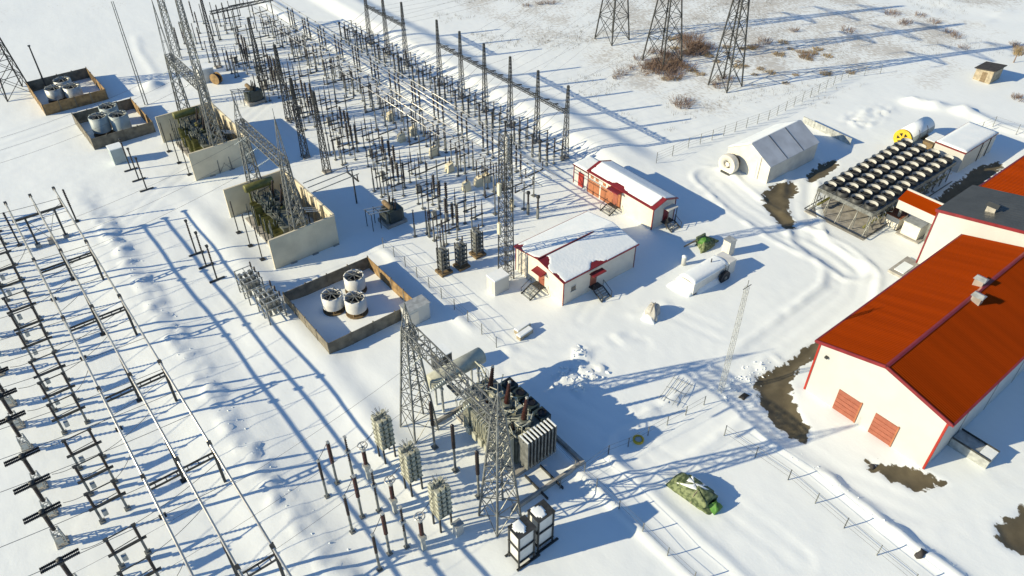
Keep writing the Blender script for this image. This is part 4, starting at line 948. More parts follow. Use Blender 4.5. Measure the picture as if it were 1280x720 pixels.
def stairs(t, x, y, rz, n=5, w=1.5, rise=0.17, run=0.3, m='galv_dark', z0=0.0):
    st = part('stairs', MB().bar((-w/2, 0, n*rise-0.05), (-w/2, -n*run, 0.05), 0.06, 0.2).bar((w/2, 0, n*rise-0.05), (w/2, -n*run, 0.05), 0.06, 0.2).box(-w/2, w/2, 0, 0.9, n*rise-0.06, n*rise).mesh('stairs', m), t, (x, y, z0), rz)
    for k in range(n): part('tread', MB().box(-w/2+0.04, w/2-0.04, -(k+1)*run+0.03, -k*run-0.04, (n-k-1)*rise, (n-k-1)*rise+0.04).mesh('tread', 'galv_pale'), st)
    for s in (-w/2, w/2): part('handrail', MB().bar((s, 0, n*rise+0.9), (s, -n*run, 0.95), 0.05).bar((s, 0, n*rise), (s, 0, n*rise+0.9), 0.05).bar((s, -n*run, 0), (s, -n*run, 0.95), 0.05).mesh('handrail', m), st)
# --- control building
bx, by = 51.75, 52.65; LX, WY = 11.6, 8.7; g = gz(46, 52)*0.5
t = thing('control_building', 'square cream building with low snowy roof and bare red roof edges', 'building', (bx, by, g))
rf, zf = gable_house(t, LX, WY, 3.5, 4.2, 'cream_wall', 'red_trim', 'red_trim', 0.28)
kp = lambda X, Y: np.minimum(np.minimum((X+LX/2+0.28)*0.9-0.05-np.clip(1.5*(fbm(Y*0.9, X*0.9, 5)+0.10)+1.1*np.exp(-((Y+0.4)/0.8)**2)+0.8*np.exp(-((Y-3.9)/0.6)**2), 0, 9), 2.0), (Y+WY/2+0.15)*1.2-0.55*np.clip(fbm(X*0.7, Y*0, 9)*4, 0, 2)-0.9*np.exp(-((X+0.9)/0.7)**2)+0.25*fbm(X*1.5, Y*1.5, 2))
kp2 = lambda X, Y: np.minimum(kp(X, Y), np.minimum((WY/2+0.15-Y), np.maximum(np.abs(Y)-0.10, (X-2)*0.15)))
part('ridge_cap', MB().bar((-LX/2-0.3, 0, 4.34), (LX/2-3.0, 0, 4.34), 0.16, 0.14).mesh('ridge_cap', 'red_trim'), rf)
part('snow_cover', snow_sheet(-LX/2-0.26, LX/2+0.27, -WY/2-0.26, WY/2+0.26, zf, kp2, 0.1, 0.05), rf)
for sx in (-1, 1):
    for sy in (-1, 1): part('corner_trim', MB().box(sx*LX/2-0.05, sx*LX/2+0.05, sy*WY/2-0.05, sy*WY/2+0.05, -0.5, 3.4).mesh('corner_trim', 'red_trim'), t)
d = part('door', MB().box(-LX/2-0.05, -LX/2-0.002, -1.0, 0.0, 0.75, 2.8).mesh('door', 'door_brick'), t); part('handle', MB().box(-LX/2-0.1, -LX/2-0.05, -0.9, -0.8, 1.7, 1.8).mesh('handle', 'galv_dark'), d)
part('canopy', MB().poly([(-LX/2-0.01, -1.35, 3.05), (-LX/2-0.95, -1.35, 2.85), (-LX/2-0.95, 0.35, 2.85), (-LX/2-0.01, 0.35, 3.05)]).box(-LX/2-0.95, -LX/2-0.01, -1.35, 0.35, 2.78, 2.84).mesh('canopy', 'red_trim'), t)
stairs(t, -LX/2-0.95, -0.5, -math.pi/2, 5, 1.6)
d = part('door', MB().box(-1.6, -0.6, -WY/2-0.05, -WY/2-0.002, 0.75, 2.8).mesh('door', 'door_brick'), t); part('handle', MB().box(-0.75, -0.68, -WY/2-0.1, -WY/2-0.05, 1.7, 1.8).mesh('handle', 'galv_dark'), d)
part('canopy', MB().box(-2.1, -0.1, -WY/2-1.1, -WY/2-0.28, 2.95, 3.05).mesh('canopy', 'red_trim'), t)
stairs(t, -1.1, -WY/2-0.95, 0, 5, 1.5)
w = part('window', MB().box(-4.6, -3.9, -WY/2-0.02, -WY/2-0.002, 1.5, 2.2).mesh('window', 'window'), t); part('frame', MB().box(-4.7, -3.8, -WY/2-0.04, -WY/2-0.02, 2.2, 2.28).box(-4.7, -3.8, -WY/2-0.07, -WY/2-0.02, 1.42, 1.5).mesh('frame', 'white_wall'), w)
for yy in (3.2, 2.2): part('wall_pipe', MB().tube([(-LX/2-0.08, yy, -0.3), (-LX/2-0.08, yy, 3.2)], 0.05, 6).mesh('wall_pipe', 'galv_pale'), t)
# --- long building
LY2 = 12.3; g = gz(67, 58)*0.6
t = thing('relay_building', 'long low cream building with snowy roof and brick red gates', 'building', (67.35, 58.7, g), math.pi/2)
# local x = world y, local y = -world x  (ridge along world y)
rf, zf = gable_house(t, LY2, 4.2, 3.3, 3.95, 'cream_wall', 'red_trim', 'red_trim', 0.25)
kp = lambda X, Y: np.minimum(np.minimum(LY2/2-0.20-X-0.6*np.clip(fbm(Y*0.9, X, 4)+0.25, 0, 1)*(Y > 0), X+LY2/2-0.05-0.45*(Y > 0)), np.minimum(2.25-np.abs(Y)-0.25*(Y > 0), np.maximum(np.abs(Y)-0.06, 0.0))-0.02-0.9*np.exp(-((X-0.5)/0.8)**2)*(Y > 1.5))
part('snow_cover', snow_sheet(-LY2/2-0.22, LY2/2+0.22, -2.33, 2.33, zf, kp, 0.1, 0.05), rf)
for sx in (-1, 1):
    for sy in (-1, 1): part('corner_trim', MB().box(sx*LY2/2-0.06, sx*LY2/2+0.06, sy*2.1-0.06, sy*2.1+0.06, -0.5, 3.25).mesh('corner_trim', 'red_trim'), t)
for k in range(2):
    gt = part('gate', MB().box(3.85-k*2.45, 6.0-k*2.45, 2.102, 2.15, 0.0, 2.1).mesh('gate', 'brick_orange'), t)
    part('gate_leaf', MB().box(4.95-k*2.45, 5.9-k*2.45, 2.15, 2.18, 0.05, 2.05).mesh('gate_leaf', 'brick_orange'), gt)
    for q in range(2): part('window', MB().box(4.1+q*1.0-k*2.45, 4.7+q*1.0-k*2.45, 2.102, 2.13, 2.4, 2.85).mesh('window', 'brick_orange'), t)
pr = part('porch', MB().box(-0.35, 1.25, 2.102, 2.3, 0.5, 3.0).mesh('porch', 'brick_orange'), t)
part('canopy', MB().box(-0.6, 1.5, 2.102, 3.2, 3.05, 3.2).mesh('canopy', 'red_trim'), t)
part('door', MB().box(0.05, 0.95, 2.3, 2.34, 0.5, 2.6).mesh('door', 'door_brick'), t)
stairs(t, 0.5, 3.0, math.pi, 4, 1.7)
part('door', MB().box(-LY2/2-0.05, -LY2/2-0.002, -0.9, 0.1, 0.6, 2.6).mesh('door', 'red_trim'), t)
part('end_canopy', MB().box(-LY2/2-1.2, -LY2/2-0.26, -1.3, 0.5, 2.85, 2.95).mesh('end_canopy', 'white_wall'), t)
stairs(t, -LY2/2-0.95, -0.4, -math.pi/2, 4, 1.7)
for s in (-1.2, 0.4): part('canopy_post', MB().box(-LY2/2-1.15, -LY2/2-1.08, s-0.04, s+0.04, -0.3, 2.85).mesh('canopy_post', 'galv_dark'), t)
# annex
t = thing('annex_building', 'small white shed with bright red door at the end of the long building', 'building', (66.9, 66.45, gz(66.9, 66.4)*0.6))
part('wall', MB().box(-1.5, 1.5, -1.5, 1.5, -0.6, 2.85).mesh('wall', 'white_wall'), t)
rf = part('roof', MB().add([(-1.7,-1.55,2.8),(1.7,-1.55,2.9),(1.7,1.7,2.9),(-1.7,1.7,2.8),(-1.7,-1.55,2.95),(1.7,-1.55,3.1),(1.7,1.7,3.1),(-1.7,1.7,2.95)], [(0,3,2,1),(4,5,6,7),(0,1,5,4),(1,2,6,5),(2,3,7,6),(3,0,4,7)]).mesh('roof', 'red_trim'), t)
part('snow_cover', snow_sheet(-1.6, 1.68, -1.5, 1.65, lambda x, y: 3.025+x*0.044, lambda X, Y: 1+0*X, 0.3, 0.12), rf)
part('door', MB().box(-1.56, -1.502, -0.6, 0.5, 0.0, 2.2).mesh('door', 'red_door'), t)
for sx in (-1, 1):
    for sy in (-1, 1): part('corner_trim', MB().box(sx*1.5-0.06, sx*1.5+0.06, sy*1.5-0.06, sy*1.5+0.06, -0.5, 2.8).mesh('corner_trim', 'red_trim'), t)

# --- production hall with orange roof
def ribbed(x0, x1, ya, za, yb, zb, pitch=0.26, hgt=0.02, th=0.12):
    """trapezoid sheet roof, ribs run from (ya,za) to (yb,zb); underside closed"""
    mb = MB(); xs = []; x = x0
    while x < x1-1e-6:
        xs += [(x, 0), (x+pitch*0.5, 0), (x+pitch*0.58, hgt), (x+pitch*0.92, hgt)]; x += pitch
    xs.append((x1, 0)); xs = [(min(a, x1), h) for a, h in xs]
    n = len(xs)
    for a, h in xs: mb.v.append((a, ya, za+h))
    for a, h in xs: mb.v.append((a, yb, zb+h))
    for i in range(n-1): mb.f.append((i, i+1, n+i+1, n+i) if ya < yb else (i+1, i, n+i, n+i+1))
    mb.add([(x0, ya, za-th), (x1, ya, za-th), (x1, yb, zb-th), (x0, yb, zb-th)], [(0, 3, 2, 1)] if ya < yb else [(0, 1, 2, 3)])
    return mb
HX0, HX1, HY0, HY1 = 56.7, 85.3, 10.2, 23.0; EV, RG = 6.55, 8.25; HM = (HY0+HY1)/2
t = thing('production_hall', 'long cream hall with ribbed orange roof and two brick red gates', 'building', (HX0, HM, gz(56, 17)*0.3))
L = HX1-HX0; hw = (HY1-HY0)/2
part('wall', MB().add([(0,-hw,-0.8),(L,-hw,-0.8),(L,hw,-0.8),(0,hw,-0.8),(0,-hw,EV),(L,-hw,EV),(L,hw,EV),(0,hw,EV),(0,0,RG),(L,0,RG)], [(0,1,5,4),(2,3,7,6),(3,0,4,8,7),(1,2,6,9,5),(4,5,9,8),(6,7,8,9)]).mesh('wall', 'white_wall'), t)
sl = (RG-EV)/hw; ov = 0.35
rl = part('roof_slope', ribbed(-0.2, L-0.02, hw+ov, EV-sl*ov+0.16, 0.10, RG+0.16-sl*0.1).mesh('roof_slope', 'orange_roof'), t)
rr = part('roof_slope', ribbed(-0.2, L-0.02, -hw-ov, EV-sl*ov+0.16, -0.10, RG+0.16-sl*0.1).mesh('roof_slope', 'orange_roof'), t)
part('ridge_cap', MB().add([(-0.22,-0.2,RG+0.19),(L-0.02,-0.2,RG+0.19),(L-0.02,0,RG+0.24),(-0.22,0,RG+0.24),(-0.22,0.2,RG+0.19),(L-0.02,0.2,RG+0.19)], [(0,1,2,3),(3,2,5,4)]).mesh('ridge_cap', 'red_trim'), t)
for s in (-1, 1):
    part('verge_trim', MB().bar((-0.25, s*0.02, RG+0.1), (-0.25, s*(hw+ov), EV-sl*ov+0.1), 0.12, 0.34).mesh('verge_trim', 'red_trim'), t)
    part('eave_gutter', MB().bar((-0.3, s*(hw+ov+0.08), EV-sl*ov+0.08), (L-0.05, s*(hw+ov+0.08), EV-sl*ov+0.08), 0.18, 0.18).mesh('eave_gutter', 'red_trim'), t)
    part('corner_trim', MB().box(-0.07, 0.1, s*hw-0.1, s*hw+0.1, -0.6, EV-0.1).mesh('corner_trim', 'red_door'), t)
for k, (ya, yb) in enumerate(((17.4, 19.75), (13.6, 15.85))):
    d = part('gate', MB().box(-0.06, -0.003, ya-HM, yb-HM, -0.1, 2.7).mesh('gate', 'door_brick'), t)
    for q in range(1, 5): part('gate_rib', MB().box(-0.10, -0.06, ya-HM+0.02, yb-HM-0.02, q*0.53-0.03, q*0.53+0.03).mesh('gate_rib', 'door_brick'), d)
    part('gate_frame', MB().box(-0.12, -0.003, ya-HM-0.14, ya-HM, -0.1, 2.8).mesh('gate_frame', 'brick_orange'), d)
part('wall_lamp', MB().box(-0.3, -0.003, hw-1.2, hw-0.9, 5.3, 5.5).mesh('wall_lamp', 'galv_dark'), t)
for k in range(4): part('wall_seam', MB().box(5.5+k*6.0, 5.56+k*6.0, -hw-0.03, -hw-0.002, -0.4, EV-0.2).mesh('wall_seam', 'galv'), t)
for (x, y) in (P(1222, 358, 8.0), P(1217, 383, 7.6)):
    dx, dy = x-HX0, y-HM; zz = RG-sl*abs(dy)+0.1
    v = thing('roof_vent', 'boxy metal roof vent on the orange roof', 'roof vent', (x, y, zz), 0, 'vents on the orange roof')
    part('casing', MB().box(-0.4, 0.4, -0.45, 0.45, -0.1, 0.8).mesh('casing', 'alu'), v); part('hood', MB().add([(-0.55,-0.6,0.8),(0.55,-0.6,0.8),(0.55,0.6,0.8),(-0.55,0.6,0.8),(0,-0.5,1.05),(0,0.5,1.05)], [(0,3,2,1),(0,1,4),(1,2,5,4),(2,3,5),(3,0,4,5)]).mesh('hood', 'galv_pale'), v)
# loading chute on the shaded side
t = thing('loading_dock', 'white covered loading chute sticking out of the shaded side of the orange roofed hall', 'loading dock', (61.9, 8.6, gz(61.9, 8.6)))
part('ramp', MB().box(-0.85, 0.85, -2.0, 1.55, -0.3, 1.1).mesh('ramp', 'galv_pale'), t)
for s in (-0.9, 0.85): part('side_rail', MB().box(s, s+0.05, -2.05, 1.5, 1.1, 1.3).mesh('side_rail', 'galv_dark'), t)
part('snow_cover', MB().box(-0.6, 0.8, -2.0, -0.9, 1.1, 1.18).mesh('snow_cover', 'snow'), t)
# --- tall hall, charcoal roof
TX0, TX1, TY1, TEV = 85.5, 93.9, 26.9, 8.0; TRG = 9.9; TYM = 17.6; TY0 = 8.3
t = thing('tall_hall', 'taller cream hall with charcoal roof and red trim behind the orange roof', 'building', (TX0, TYM, 0))
L = TX1-TX0; a, b = TY1-TYM, TY0-TYM
part('wall', MB().add([(0,b,-0.8),(L,b,-0.8),(L,a,-0.8),(0,a,-0.8),(0,b,TEV),(L,b,TEV),(L,a,TEV),(0,a,TEV),(0,0,TRG),(L,0,TRG)], [(0,1,5,4),(2,3,7,6),(3,0,4,8,7),(1,2,6,9,5),(4,5,9,8),(6,7,8,9)]).mesh('wall', 'white_wall'), t)
sl2 = (TRG-TEV)/a
for s, e in ((1, a), (-1, b)):
    part('roof_slope', ribbed(-0.2, L+0.2, e+s*0.25, TEV-sl2*0.25+0.14, 0.0, TRG+0.14, 0.6, 0.014).mesh('roof_slope', 'dark_roof'), t)
    part('verge_trim', MB().bar((-0.26, s*0.02, TRG+0.06), (-0.26, e+s*0.25, TEV-sl2*0.25+0.06), 0.10, 0.36).mesh('verge_trim', 'red_trim'), t)
part('corner_trim', MB().box(-0.07, 0.1, a-0.1, a+0.07, -0.6, TEV-0.1).mesh('corner_trim', 'red_trim'), t)
x, y = P(1240, 262, 9.2)
v = thing('roof_vent', 'boxy metal roof vent on the charcoal roof', 'roof vent', (x, y, TRG-sl2*abs(y-TYM)+0.05))
part('casing', MB().box(-0.45, 0.45, -0.5, 0.5, -0.1, 0.8).mesh('casing', 'alu'), v); part('hood', MB().add([(-0.65,-0.7,0.8),(0.65,-0.7,0.8),(0.65,0.7,0.8),(-0.65,0.7,0.8),(0,-0.6,1.1),(0,0.6,1.1)], [(0,3,2,1),(0,1,4),(1,2,5,4),(2,3,5),(3,0,4,5)]).mesh('hood', 'dark_roof'), v)
# --- rear hall, orange roof again
t = thing('rear_hall', 'cream hall with orange roof beyond the charcoal roofed hall', 'building', (101.0, 19.5, 0))
part('wall', MB().box(-7.0, 22, -8.5, 7.6, -0.8, 5.9).mesh('wall', 'white_wall'), t)
part('roof_slope', ribbed(-7.1, 22.2, 8.0, 5.95, -0.5, 7.2, 0.4, 0.05).mesh('roof_slope', 'orange_roof'), t)
part('roof_slope', ribbed(-7.1, 22.2, -9.0, 5.95, -0.5, 7.2, 0.4, 0.05).mesh('roof_slope', 'orange_roof'), t)
part('eave_gutter', MB().bar((-7.1, 8.1, 5.9), (22.2, 8.1, 5.9), 0.2, 0.2).mesh('eave_gutter', 'red_trim'), t)
part('snow_cover', snow_sheet(-7.0, -4.2, -0.2, 7.95, lambda x, y: 5.99+(8.0-y)/8.5*1.25+0.02, lambda X, Y: -X-4.8+1.0*fbm(Y*0.4, X*0, 3), 0.3, 0.15), t)
# --- parapet passage from the tall hall to the cooler
t = thing('duct_passage', 'narrow white passage with red topped parapet beside the fan cooler', 'building', (90.9, 30.2, 0))
part('wall', MB().box(-0.55, 1.1, -3.28, 3.2, 3.1, 4.3).mesh('wall', 'white_wall'), t)
part('roof', MB().add([(-0.62,-3.28,4.32),(1.2,-3.28,4.95),(1.2,3.3,4.95),(-0.62,3.3,4.32),(-0.62,-3.28,4.42),(1.2,-3.28,5.05),(1.2,3.3,5.05),(-0.62,3.3,4.42)], [(0,3,2,1),(4,5,6,7),(0,1,5,4),(1,2,6,5),(2,3,7,6),(3,0,4,7)]).mesh('roof', 'orange_roof'), t)
part('parapet', MB().box(1.2, 1.32, -3.28, 3.3, 4.3, 5.3).mesh('parapet', 'white_wall'), t)
for y in (-1.5, 2.6): part('leg', MB().box(0.1, 0.4, y, y+0.3, -0.6, 3.88).mesh('leg', 'galv'), t)
# small plant next to it
for (px, py, w, d, h, lb, rm) in ((1118, 279, 1.1, 0.9, 1.9, 'cream plant box with rusty red lid beside the fan cooler', 'rust'), (1141, 292, 1.3, 1.1, 2.0, 'pale plant box against the tall cream hall', 'galv_pale')):
    x, y = P(px, py); t = thing('plant_box', lb, 'plant box', (x, y, gz(x, y)))
    part('housing', MB().box(-w, w, -d, d, -0.3, h).mesh('housing', 'tent'), t); part('lid', MB().box(-w-0.08, w+0.08, -d-0.08, d+0.08, h, h+0.12).mesh('lid', rm), t)
    part('plinth', MB().box(-w-0.4, w+0.4, -d-0.5, d+0.4, -0.4, 0.15).mesh('plinth', 'concrete'), t)
x, y = P(1130, 335); t = thing('concrete_slab', 'grey concrete slab with snow beside the orange roof', 'slab', (x, y, gz(x, y)))
part('slab', MB().box(-2.2, 2.2, -0.9, 0.9, -0.3, 0.35).mesh('slab', 'concrete'), t); part('snow_cover', MB().box(-1.6, 0.8, -0.7, 0.5, 0.35, 0.43).mesh('snow_cover', 'snow'), t)

# --- fan cooler: 11 x 4 fans
CX0, CX1, CY0, CY1, CZ = 86.2, 107.5, 34.2, 42.3, 3.45
t = thing('fan_cooler', 'raised cooler field with four rows of round fans on steel trusses', 'cooler', ((CX0+CX1)/2, (CY0+CY1)/2, 0))
hx, hy = (CX1-CX0)/2, (CY1-CY0)/2
part('deck', MB().box(-hx, hx, -hy, hy, CZ-0.5, CZ-0.06).mesh('deck', 'galv_dark'), t)
part('deck_edge', MB().box(-hx-0.06, -hx, -hy, hy, CZ-0.55, CZ+0.02).box(-hx, hx, -hy-0.06, -hy, CZ-0.55, CZ+0.02).box(-hx, hx, hy, hy+0.06, CZ-0.55, CZ+0.02).box(hx, hx+0.06, -hy, hy, CZ-0.55, CZ+0.02).mesh('deck_edge', 'galv'), t)
px_, py_ = (CX1-CX0)/11, (CY1-CY0)/4
shr = MB().lathe([(0.86, -0.06), (0.84, 0.62), (0.80, 0.62)], 20, cap=False).mesh('fan', 'galv_dark', True)
lin = MB().lathe([(0.80, 0.62), (0.775, 0.0)], 20, cap=False).mesh('liner', 'white_wall', True)
bl = MB()
for k in range(6):
    a = k*math.pi/3; c, s = math.cos(a), math.sin(a)
    bl.add([(c*0.12-s*0.08, s*0.12+c*0.08, 0.10), (c*0.66-s*0.20, s*0.66+c*0.20, 0.16), (c*0.66+s*0.12, s*0.66-c*0.12, 0.06), (c*0.12+s*0.08, s*0.12-c*0.08, 0.04)], [(0,1,2,3)])
bl.lathe([(0.16, 0.0), (0.16, 0.22), (0.05, 0.26)], 8); bl.lathe([(0.79, 0.0), (0.79, 0.06)], 16)
bl = bl.mesh('blades', 'black')
pan = MB().box(-px_/2+0.05, px_/2-0.05, -py_/2+0.05, py_/2-0.05, -0.06, -0.02).mesh('panel', 'galv')
for i in range(11):
    for j in range(4):
        o = part('fan', shr, t, (-hx+(i+0.5)*px_, -hy+(j+0.5)*py_, CZ)); part('blades', bl, o, (0, 0, 0.16), rz=random.random()); part('panel', pan, o); part('liner', lin, o)
for i in range(12):
    for s in (-1, 1):
        x = -hx+i*(2*hx/11); part('column', MB().box(x-0.06, x+0.06, s*(hy-0.3)-0.06, s*(hy-0.3)+0.06, -0.5, CZ-0.5).mesh('column', 'galv'), t)
        if i < 11: part('brace', MB().bar((x, s*(hy-0.3), 0.1), (x+2*hx/11, s*(hy-0.3), CZ-0.55), 0.05).bar((x+2*hx/11, s*(hy-0.3), 0.1), (x, s*(hy-0.3), CZ-0.55), 0.05).mesh('brace', 'galv'), t)
    if i < 11:
        for s, n_ in ((-1, 1), (1, 1)):
            p = MB().tube([(x+0.9, s*(hy+0.05), CZ-0.7), (x+0.9, s*(hy+0.35), CZ-0.9), (x+0.9, s*(hy+0.35), CZ-1.5), (x+0.9, s*(hy-0.1), CZ-1.7)], 0.06, 6); part('pipe_bend', p.mesh('pipe_bend', 'alu', True), t)
for s in (-1.3, 1.3): part('header_pipe', MB().tube([(-hx, s*(hy-0.6)/1.3, 1.0), (hx, s*(hy-0.6)/1.3, 1.0)], 0.18, 8).mesh('header_pipe', 'olive', True), t)
for j in range(5):
    y = -hy+j*2*hy/4; part('end_brace', MB().bar((-hx+0.05, y, 0), (-hx+0.05, y, CZ-0.5), 0.1).bar((-hx-1.0, y, 0.35), (-hx+0.05, y, CZ-0.8), 0.05).mesh('end_brace', 'galv'), t)
part('ground_frame', MB().bar((-hx-1.3, -hy-0.5, 0.4), (-hx-1.3, hy+0.4, 0.4), 0.1).bar((-hx-1.3, -hy-0.5, 0.4), (hx, -hy-0.5, 0.4), 0.1).bar((-hx-1.3, hy+0.4, 0.4), (-hx+3, hy+0.4, 0.4), 0.1).mesh('ground_frame', 'galv_dark'), t)
part('slab', MB().box(-hx-1.2, hx+0.4, -hy-0.4, hy+0.4, -0.5, 0.02+max(gz(90, 38), gz(96, 38), gz(104, 38))).mesh('slab', 'concrete'), t)

# --- hangar tent
t = thing('storage_hangar', 'grey and cream panelled hangar with steep snowy roof', 'building', (92.6, 54.0, gz(87, 54)*0.5))
rf, zf = gable_house(t, 11.6, 7.4, 2.7, 4.75, 'tent', 'tent_grey', 'tent', 0.12)
for k in range(1, 3):
    x = -5.8+k*11.6/3
    part('roof_seam', MB().bar((x, -3.8, 2.78), (x, 0, 4.9), 0.07, 0.05).bar((x, 3.8, 2.78), (x, 0, 4.9), 0.07, 0.05).mesh('roof_seam', 'galv_dark'), t)
part('snow_cover', snow_sheet(-5.85, 5.85, 0.08, 3.7, zf, lambda X, Y: 1+0*X, 0.4, 0.10), rf)
part('wall_seam', MB().box(-5.86, -5.802, -2.1, -2.04, 0, 3.5).mesh('wall_seam', 'galv'), t)
part('gate', MB().box(-5.85, -5.802, -1.6, 1.4, -0.2, 2.6).mesh('gate', 'tent'), t)
t = thing('duct_drum', 'cream ring shaped duct mouth standing before the hangar', 'duct', (84.9, 55.9, gz(84.9, 55.9)), 0)
part('casing', MB().lathe([(1.45, -0.5), (1.5, -0.35), (1.5, 0.35), (1.45, 0.5), (0.7, 0.45), (0.65, -0.45), (1.45, -0.5)], 22, 'x', (0, 0, 1.35), False).mesh('casing', 'tent', True), t)
part('hub', MB().lathe([(0.0, -0.3), (0.35, -0.3), (0.35, 0.2), (0, 0.2)], 12, 'x', (0, 0, 1.35), False).mesh('hub', 'tent'), t)
for k in range(4):
    a = k*math.pi/2+0.4; part('spoke', MB().bar((-0.1, 0, 1.35), (-0.1, math.cos(a)*0.75, 1.35+math.sin(a)*0.75), 0.12).mesh('spoke', 'tent'), t)
part('hood', MB().lathe([(1.3, 0.5), (1.2, 1.1), (0.9, 1.5)], 16, 'x', (0, 0, 1.35)).mesh('hood', 'felt', True), t)
part('stand', MB().box(-0.5, 0.5, -0.8, 0.8, -0.4, 0.25).mesh('stand', 'galv_dark'), t)
# yellow faced drum
t = thing('turbine_duct', 'horizontal grey drum with yellow spoked face behind the fan cooler', 'duct', (114.7, 43.9, gz(114.7, 43.9)))
part('body', MB().lathe([(1.35, -3.2), (1.35, 3.6), (1.2, 3.7)], 22, 'x', (0, 0, 1.75)).mesh('body', 'drum_grey', True), t)
part('face', MB().lathe([(1.42, -3.5), (1.42, -3.2)], 22, 'x', (0, 0, 1.75)).mesh('face', 'yellow'), t)
for k in range(6):
    a = k*math.pi/3; p0 = Vector((-3.52, math.cos(a-.32)*0.9, 1.75+math.sin(a-.32)*0.9)); p1 = Vector((-3.52, math.cos(a+.32)*0.9, 1.75+math.sin(a+.32)*0.9)); p2 = Vector((-3.52, math.cos(a)*0.32, 1.75+math.sin(a)*0.32))
    part('opening', MB().poly([p2, p0, p1]).mesh('opening', 'black'), t)
for x in (-1.0, 1.4): part('strap', MB().lathe([(1.38, x), (1.38, x+0.12)], 22, 'x', (0, 0, 1.75), False).mesh('strap', 'rust', True), t)
part('snow_cover', MB().lathe([(1.3, -3.1), (1.3, 3.5)], 22, 'x', (0, 0, 1.87)).mesh('snow_cover', 'snow', True), t)
part('cradle', MB().box(-2.6, -2.0, -1.2, 1.2, -0.4, 0.85).box(2.2, 2.8, -1.2, 1.2, -0.4, 0.85).mesh('cradle', 'wood'), t)
t = thing('plant_block', 'brown plant block beside the yellow faced drum', 'plant box', (115.6, 41.0, gz(115.6, 41)))
part('block', MB().box(-2.0, 1.8, -0.8, 0.8, -0.3, 1.5).mesh('block', 'base_brown'), t); part('snow_cover', MB().box(-1.2, 1.85, -0.6, 0.85, 1.5, 1.62).mesh('snow_cover', 'snow'), t)
# container
t = thing('container_house', 'white container house with red edge beside the fan cooler', 'building', (116.2, 36.9, gz(116, 37)))
part('wall', MB().box(-5.0, 5.0, -2.2, 2.2, -0.4, 3.1).mesh('wall', 'white_wall'), t)
rf = part('roof', MB().box(-5.1, 5.1, -2.3, 2.3, 3.1, 3.25).mesh('roof', 'red_trim'), t); part('snow_cover', snow_sheet(-4.85, 5.1, -2.25, 2.2, lambda x, y: 3.25, lambda X, Y: 1+0*X, 0.5, 0.15), rf)
for x in (0.5, 3.0): part('downpipe', MB().box(x, x+0.12, -2.3, -2.202, 0, 3.0).mesh('downpipe', 'galv_dark'), t)
part('door', MB().box(1.4, 2.3, -2.24, -2.202, 0.1, 2.1).mesh('door', 'cream_wall'), t)
# hut in the field
x, y = P(1232, 99)
t = thing('wooden_hut', 'small weathered hut with dark felt roof alone in the snowy field', 'hut', (x, y, gz(x, y)), 0.0)
part('wall', MB().add([(-1.9,-1.5,-0.5),(1.9,-1.5,-0.5),(1.9,1.5,-0.5),(-1.9,1.5,-0.5),(-1.9,-1.5,2.4),(1.9,-1.5,2.4),(1.9,1.5,2.0),(-1.9,1.5,2.0)], [(0,1,5,4),(1,2,6,5),(2,3,7,6),(3,0,4,7),(4,5,6,7)]).mesh('wall', 'wood_grey'), t)
part('roof', MB().add([(-2.2,-1.8,2.46),(2.2,-1.8,2.46),(2.2,1.8,2.0),(-2.2,1.8,2.0),(-2.2,-1.8,2.6),(2.2,-1.8,2.6),(2.2,1.8,2.14),(-2.2,1.8,2.14)], [(0,3,2,1),(4,5,6,7),(0,1,5,4),(1,2,6,5),(2,3,7,6),(3,0,4,7)]).mesh('roof', 'felt'), t)
part('door', MB().box(-1.93, -1.902, -0.6, 0.3, -0.1, 1.8).mesh('door', 'wood'), t)

# ================================================================== field pylons
def pylon(cx, cy, w, H, label, rz=0.0, arms=True, grp=None, mm='galv_dark'):
    t = thing('power_pylon', label, 'pylon', (cx, cy, gz(cx, cy)), rz, grp)
    zb = H*0.62
    legs, br = lattice(zb, w, w*0.30, 6, 0.20, 0.085)
    for q in legs: part('leg', q.mesh('leg', mm), t)
    part('bracing', br.mesh('bracing', mm), t, kind='stuff')
    l2, b2 = lattice(H-zb, w*0.30, w*0.10, 8, 0.14, 0.07, 0.0)
    up = MB()
    for q in l2: up.add(q.v, q.f)
    part('upper_shaft', up.mesh('upper_shaft', mm), t, (0, 0, zb)); part('bracing', b2.mesh('bracing', mm), t, (0, 0, zb), kind='stuff')
    if arms:
        for k, (z, a) in enumerate(((zb, 4.2), (zb+(H-zb)*0.35, 5.6), (zb+(H-zb)*0.7, 4.0))):
            for s in (-1, 1):
                m_ = MB()
                for yy in (-0.5, 0.5): m_.bar((0, yy, z), (0, 0, z+0.35), 0.08).bar((0, yy*1.2, z), (0, 0, z), 0.05).bar((s*0.5*0, yy, z+0.9), (0, s*a, z+0.1), 0.10).bar((yy, 0, z), (0, s*a, z), 0.10)
                for q in range(1, 6): m_.bar((0.5*(1-q/6), s*a*q/6, z), (-0.5*(1-(q+1)/6), s*a*min(1, (q+1)/6), z), 0.05)
                arm = part('cross_arm', m_.mesh('cross_arm', mm), t)
                i_ = MB()
                for j in range(7): i_.lathe([(0.03, -0.06), (0.15, 0), (0.03, 0.06)], 8, 'z', (0, s*a, z-0.3-j*0.2))
                part('insulator_string', i_.mesh('insulator_string', 'glass_ins', True), arm)
    return t
cx, cy = [(a+b)/2 for a, b in zip(P(747, 47), P(786, 51))]
pylon(107.9, 103.5, 4.9, 30, 'lattice pylon in the snowy field, the one with bare snow round its feet')
pylon(107.5, 89.7, 5.3, 30, 'lattice pylon rising from a thicket of brown bushes')
pylon(108.4, 75.4, 4.2, 30, 'narrow lattice pylon with grass at its feet, closest to the hangar')
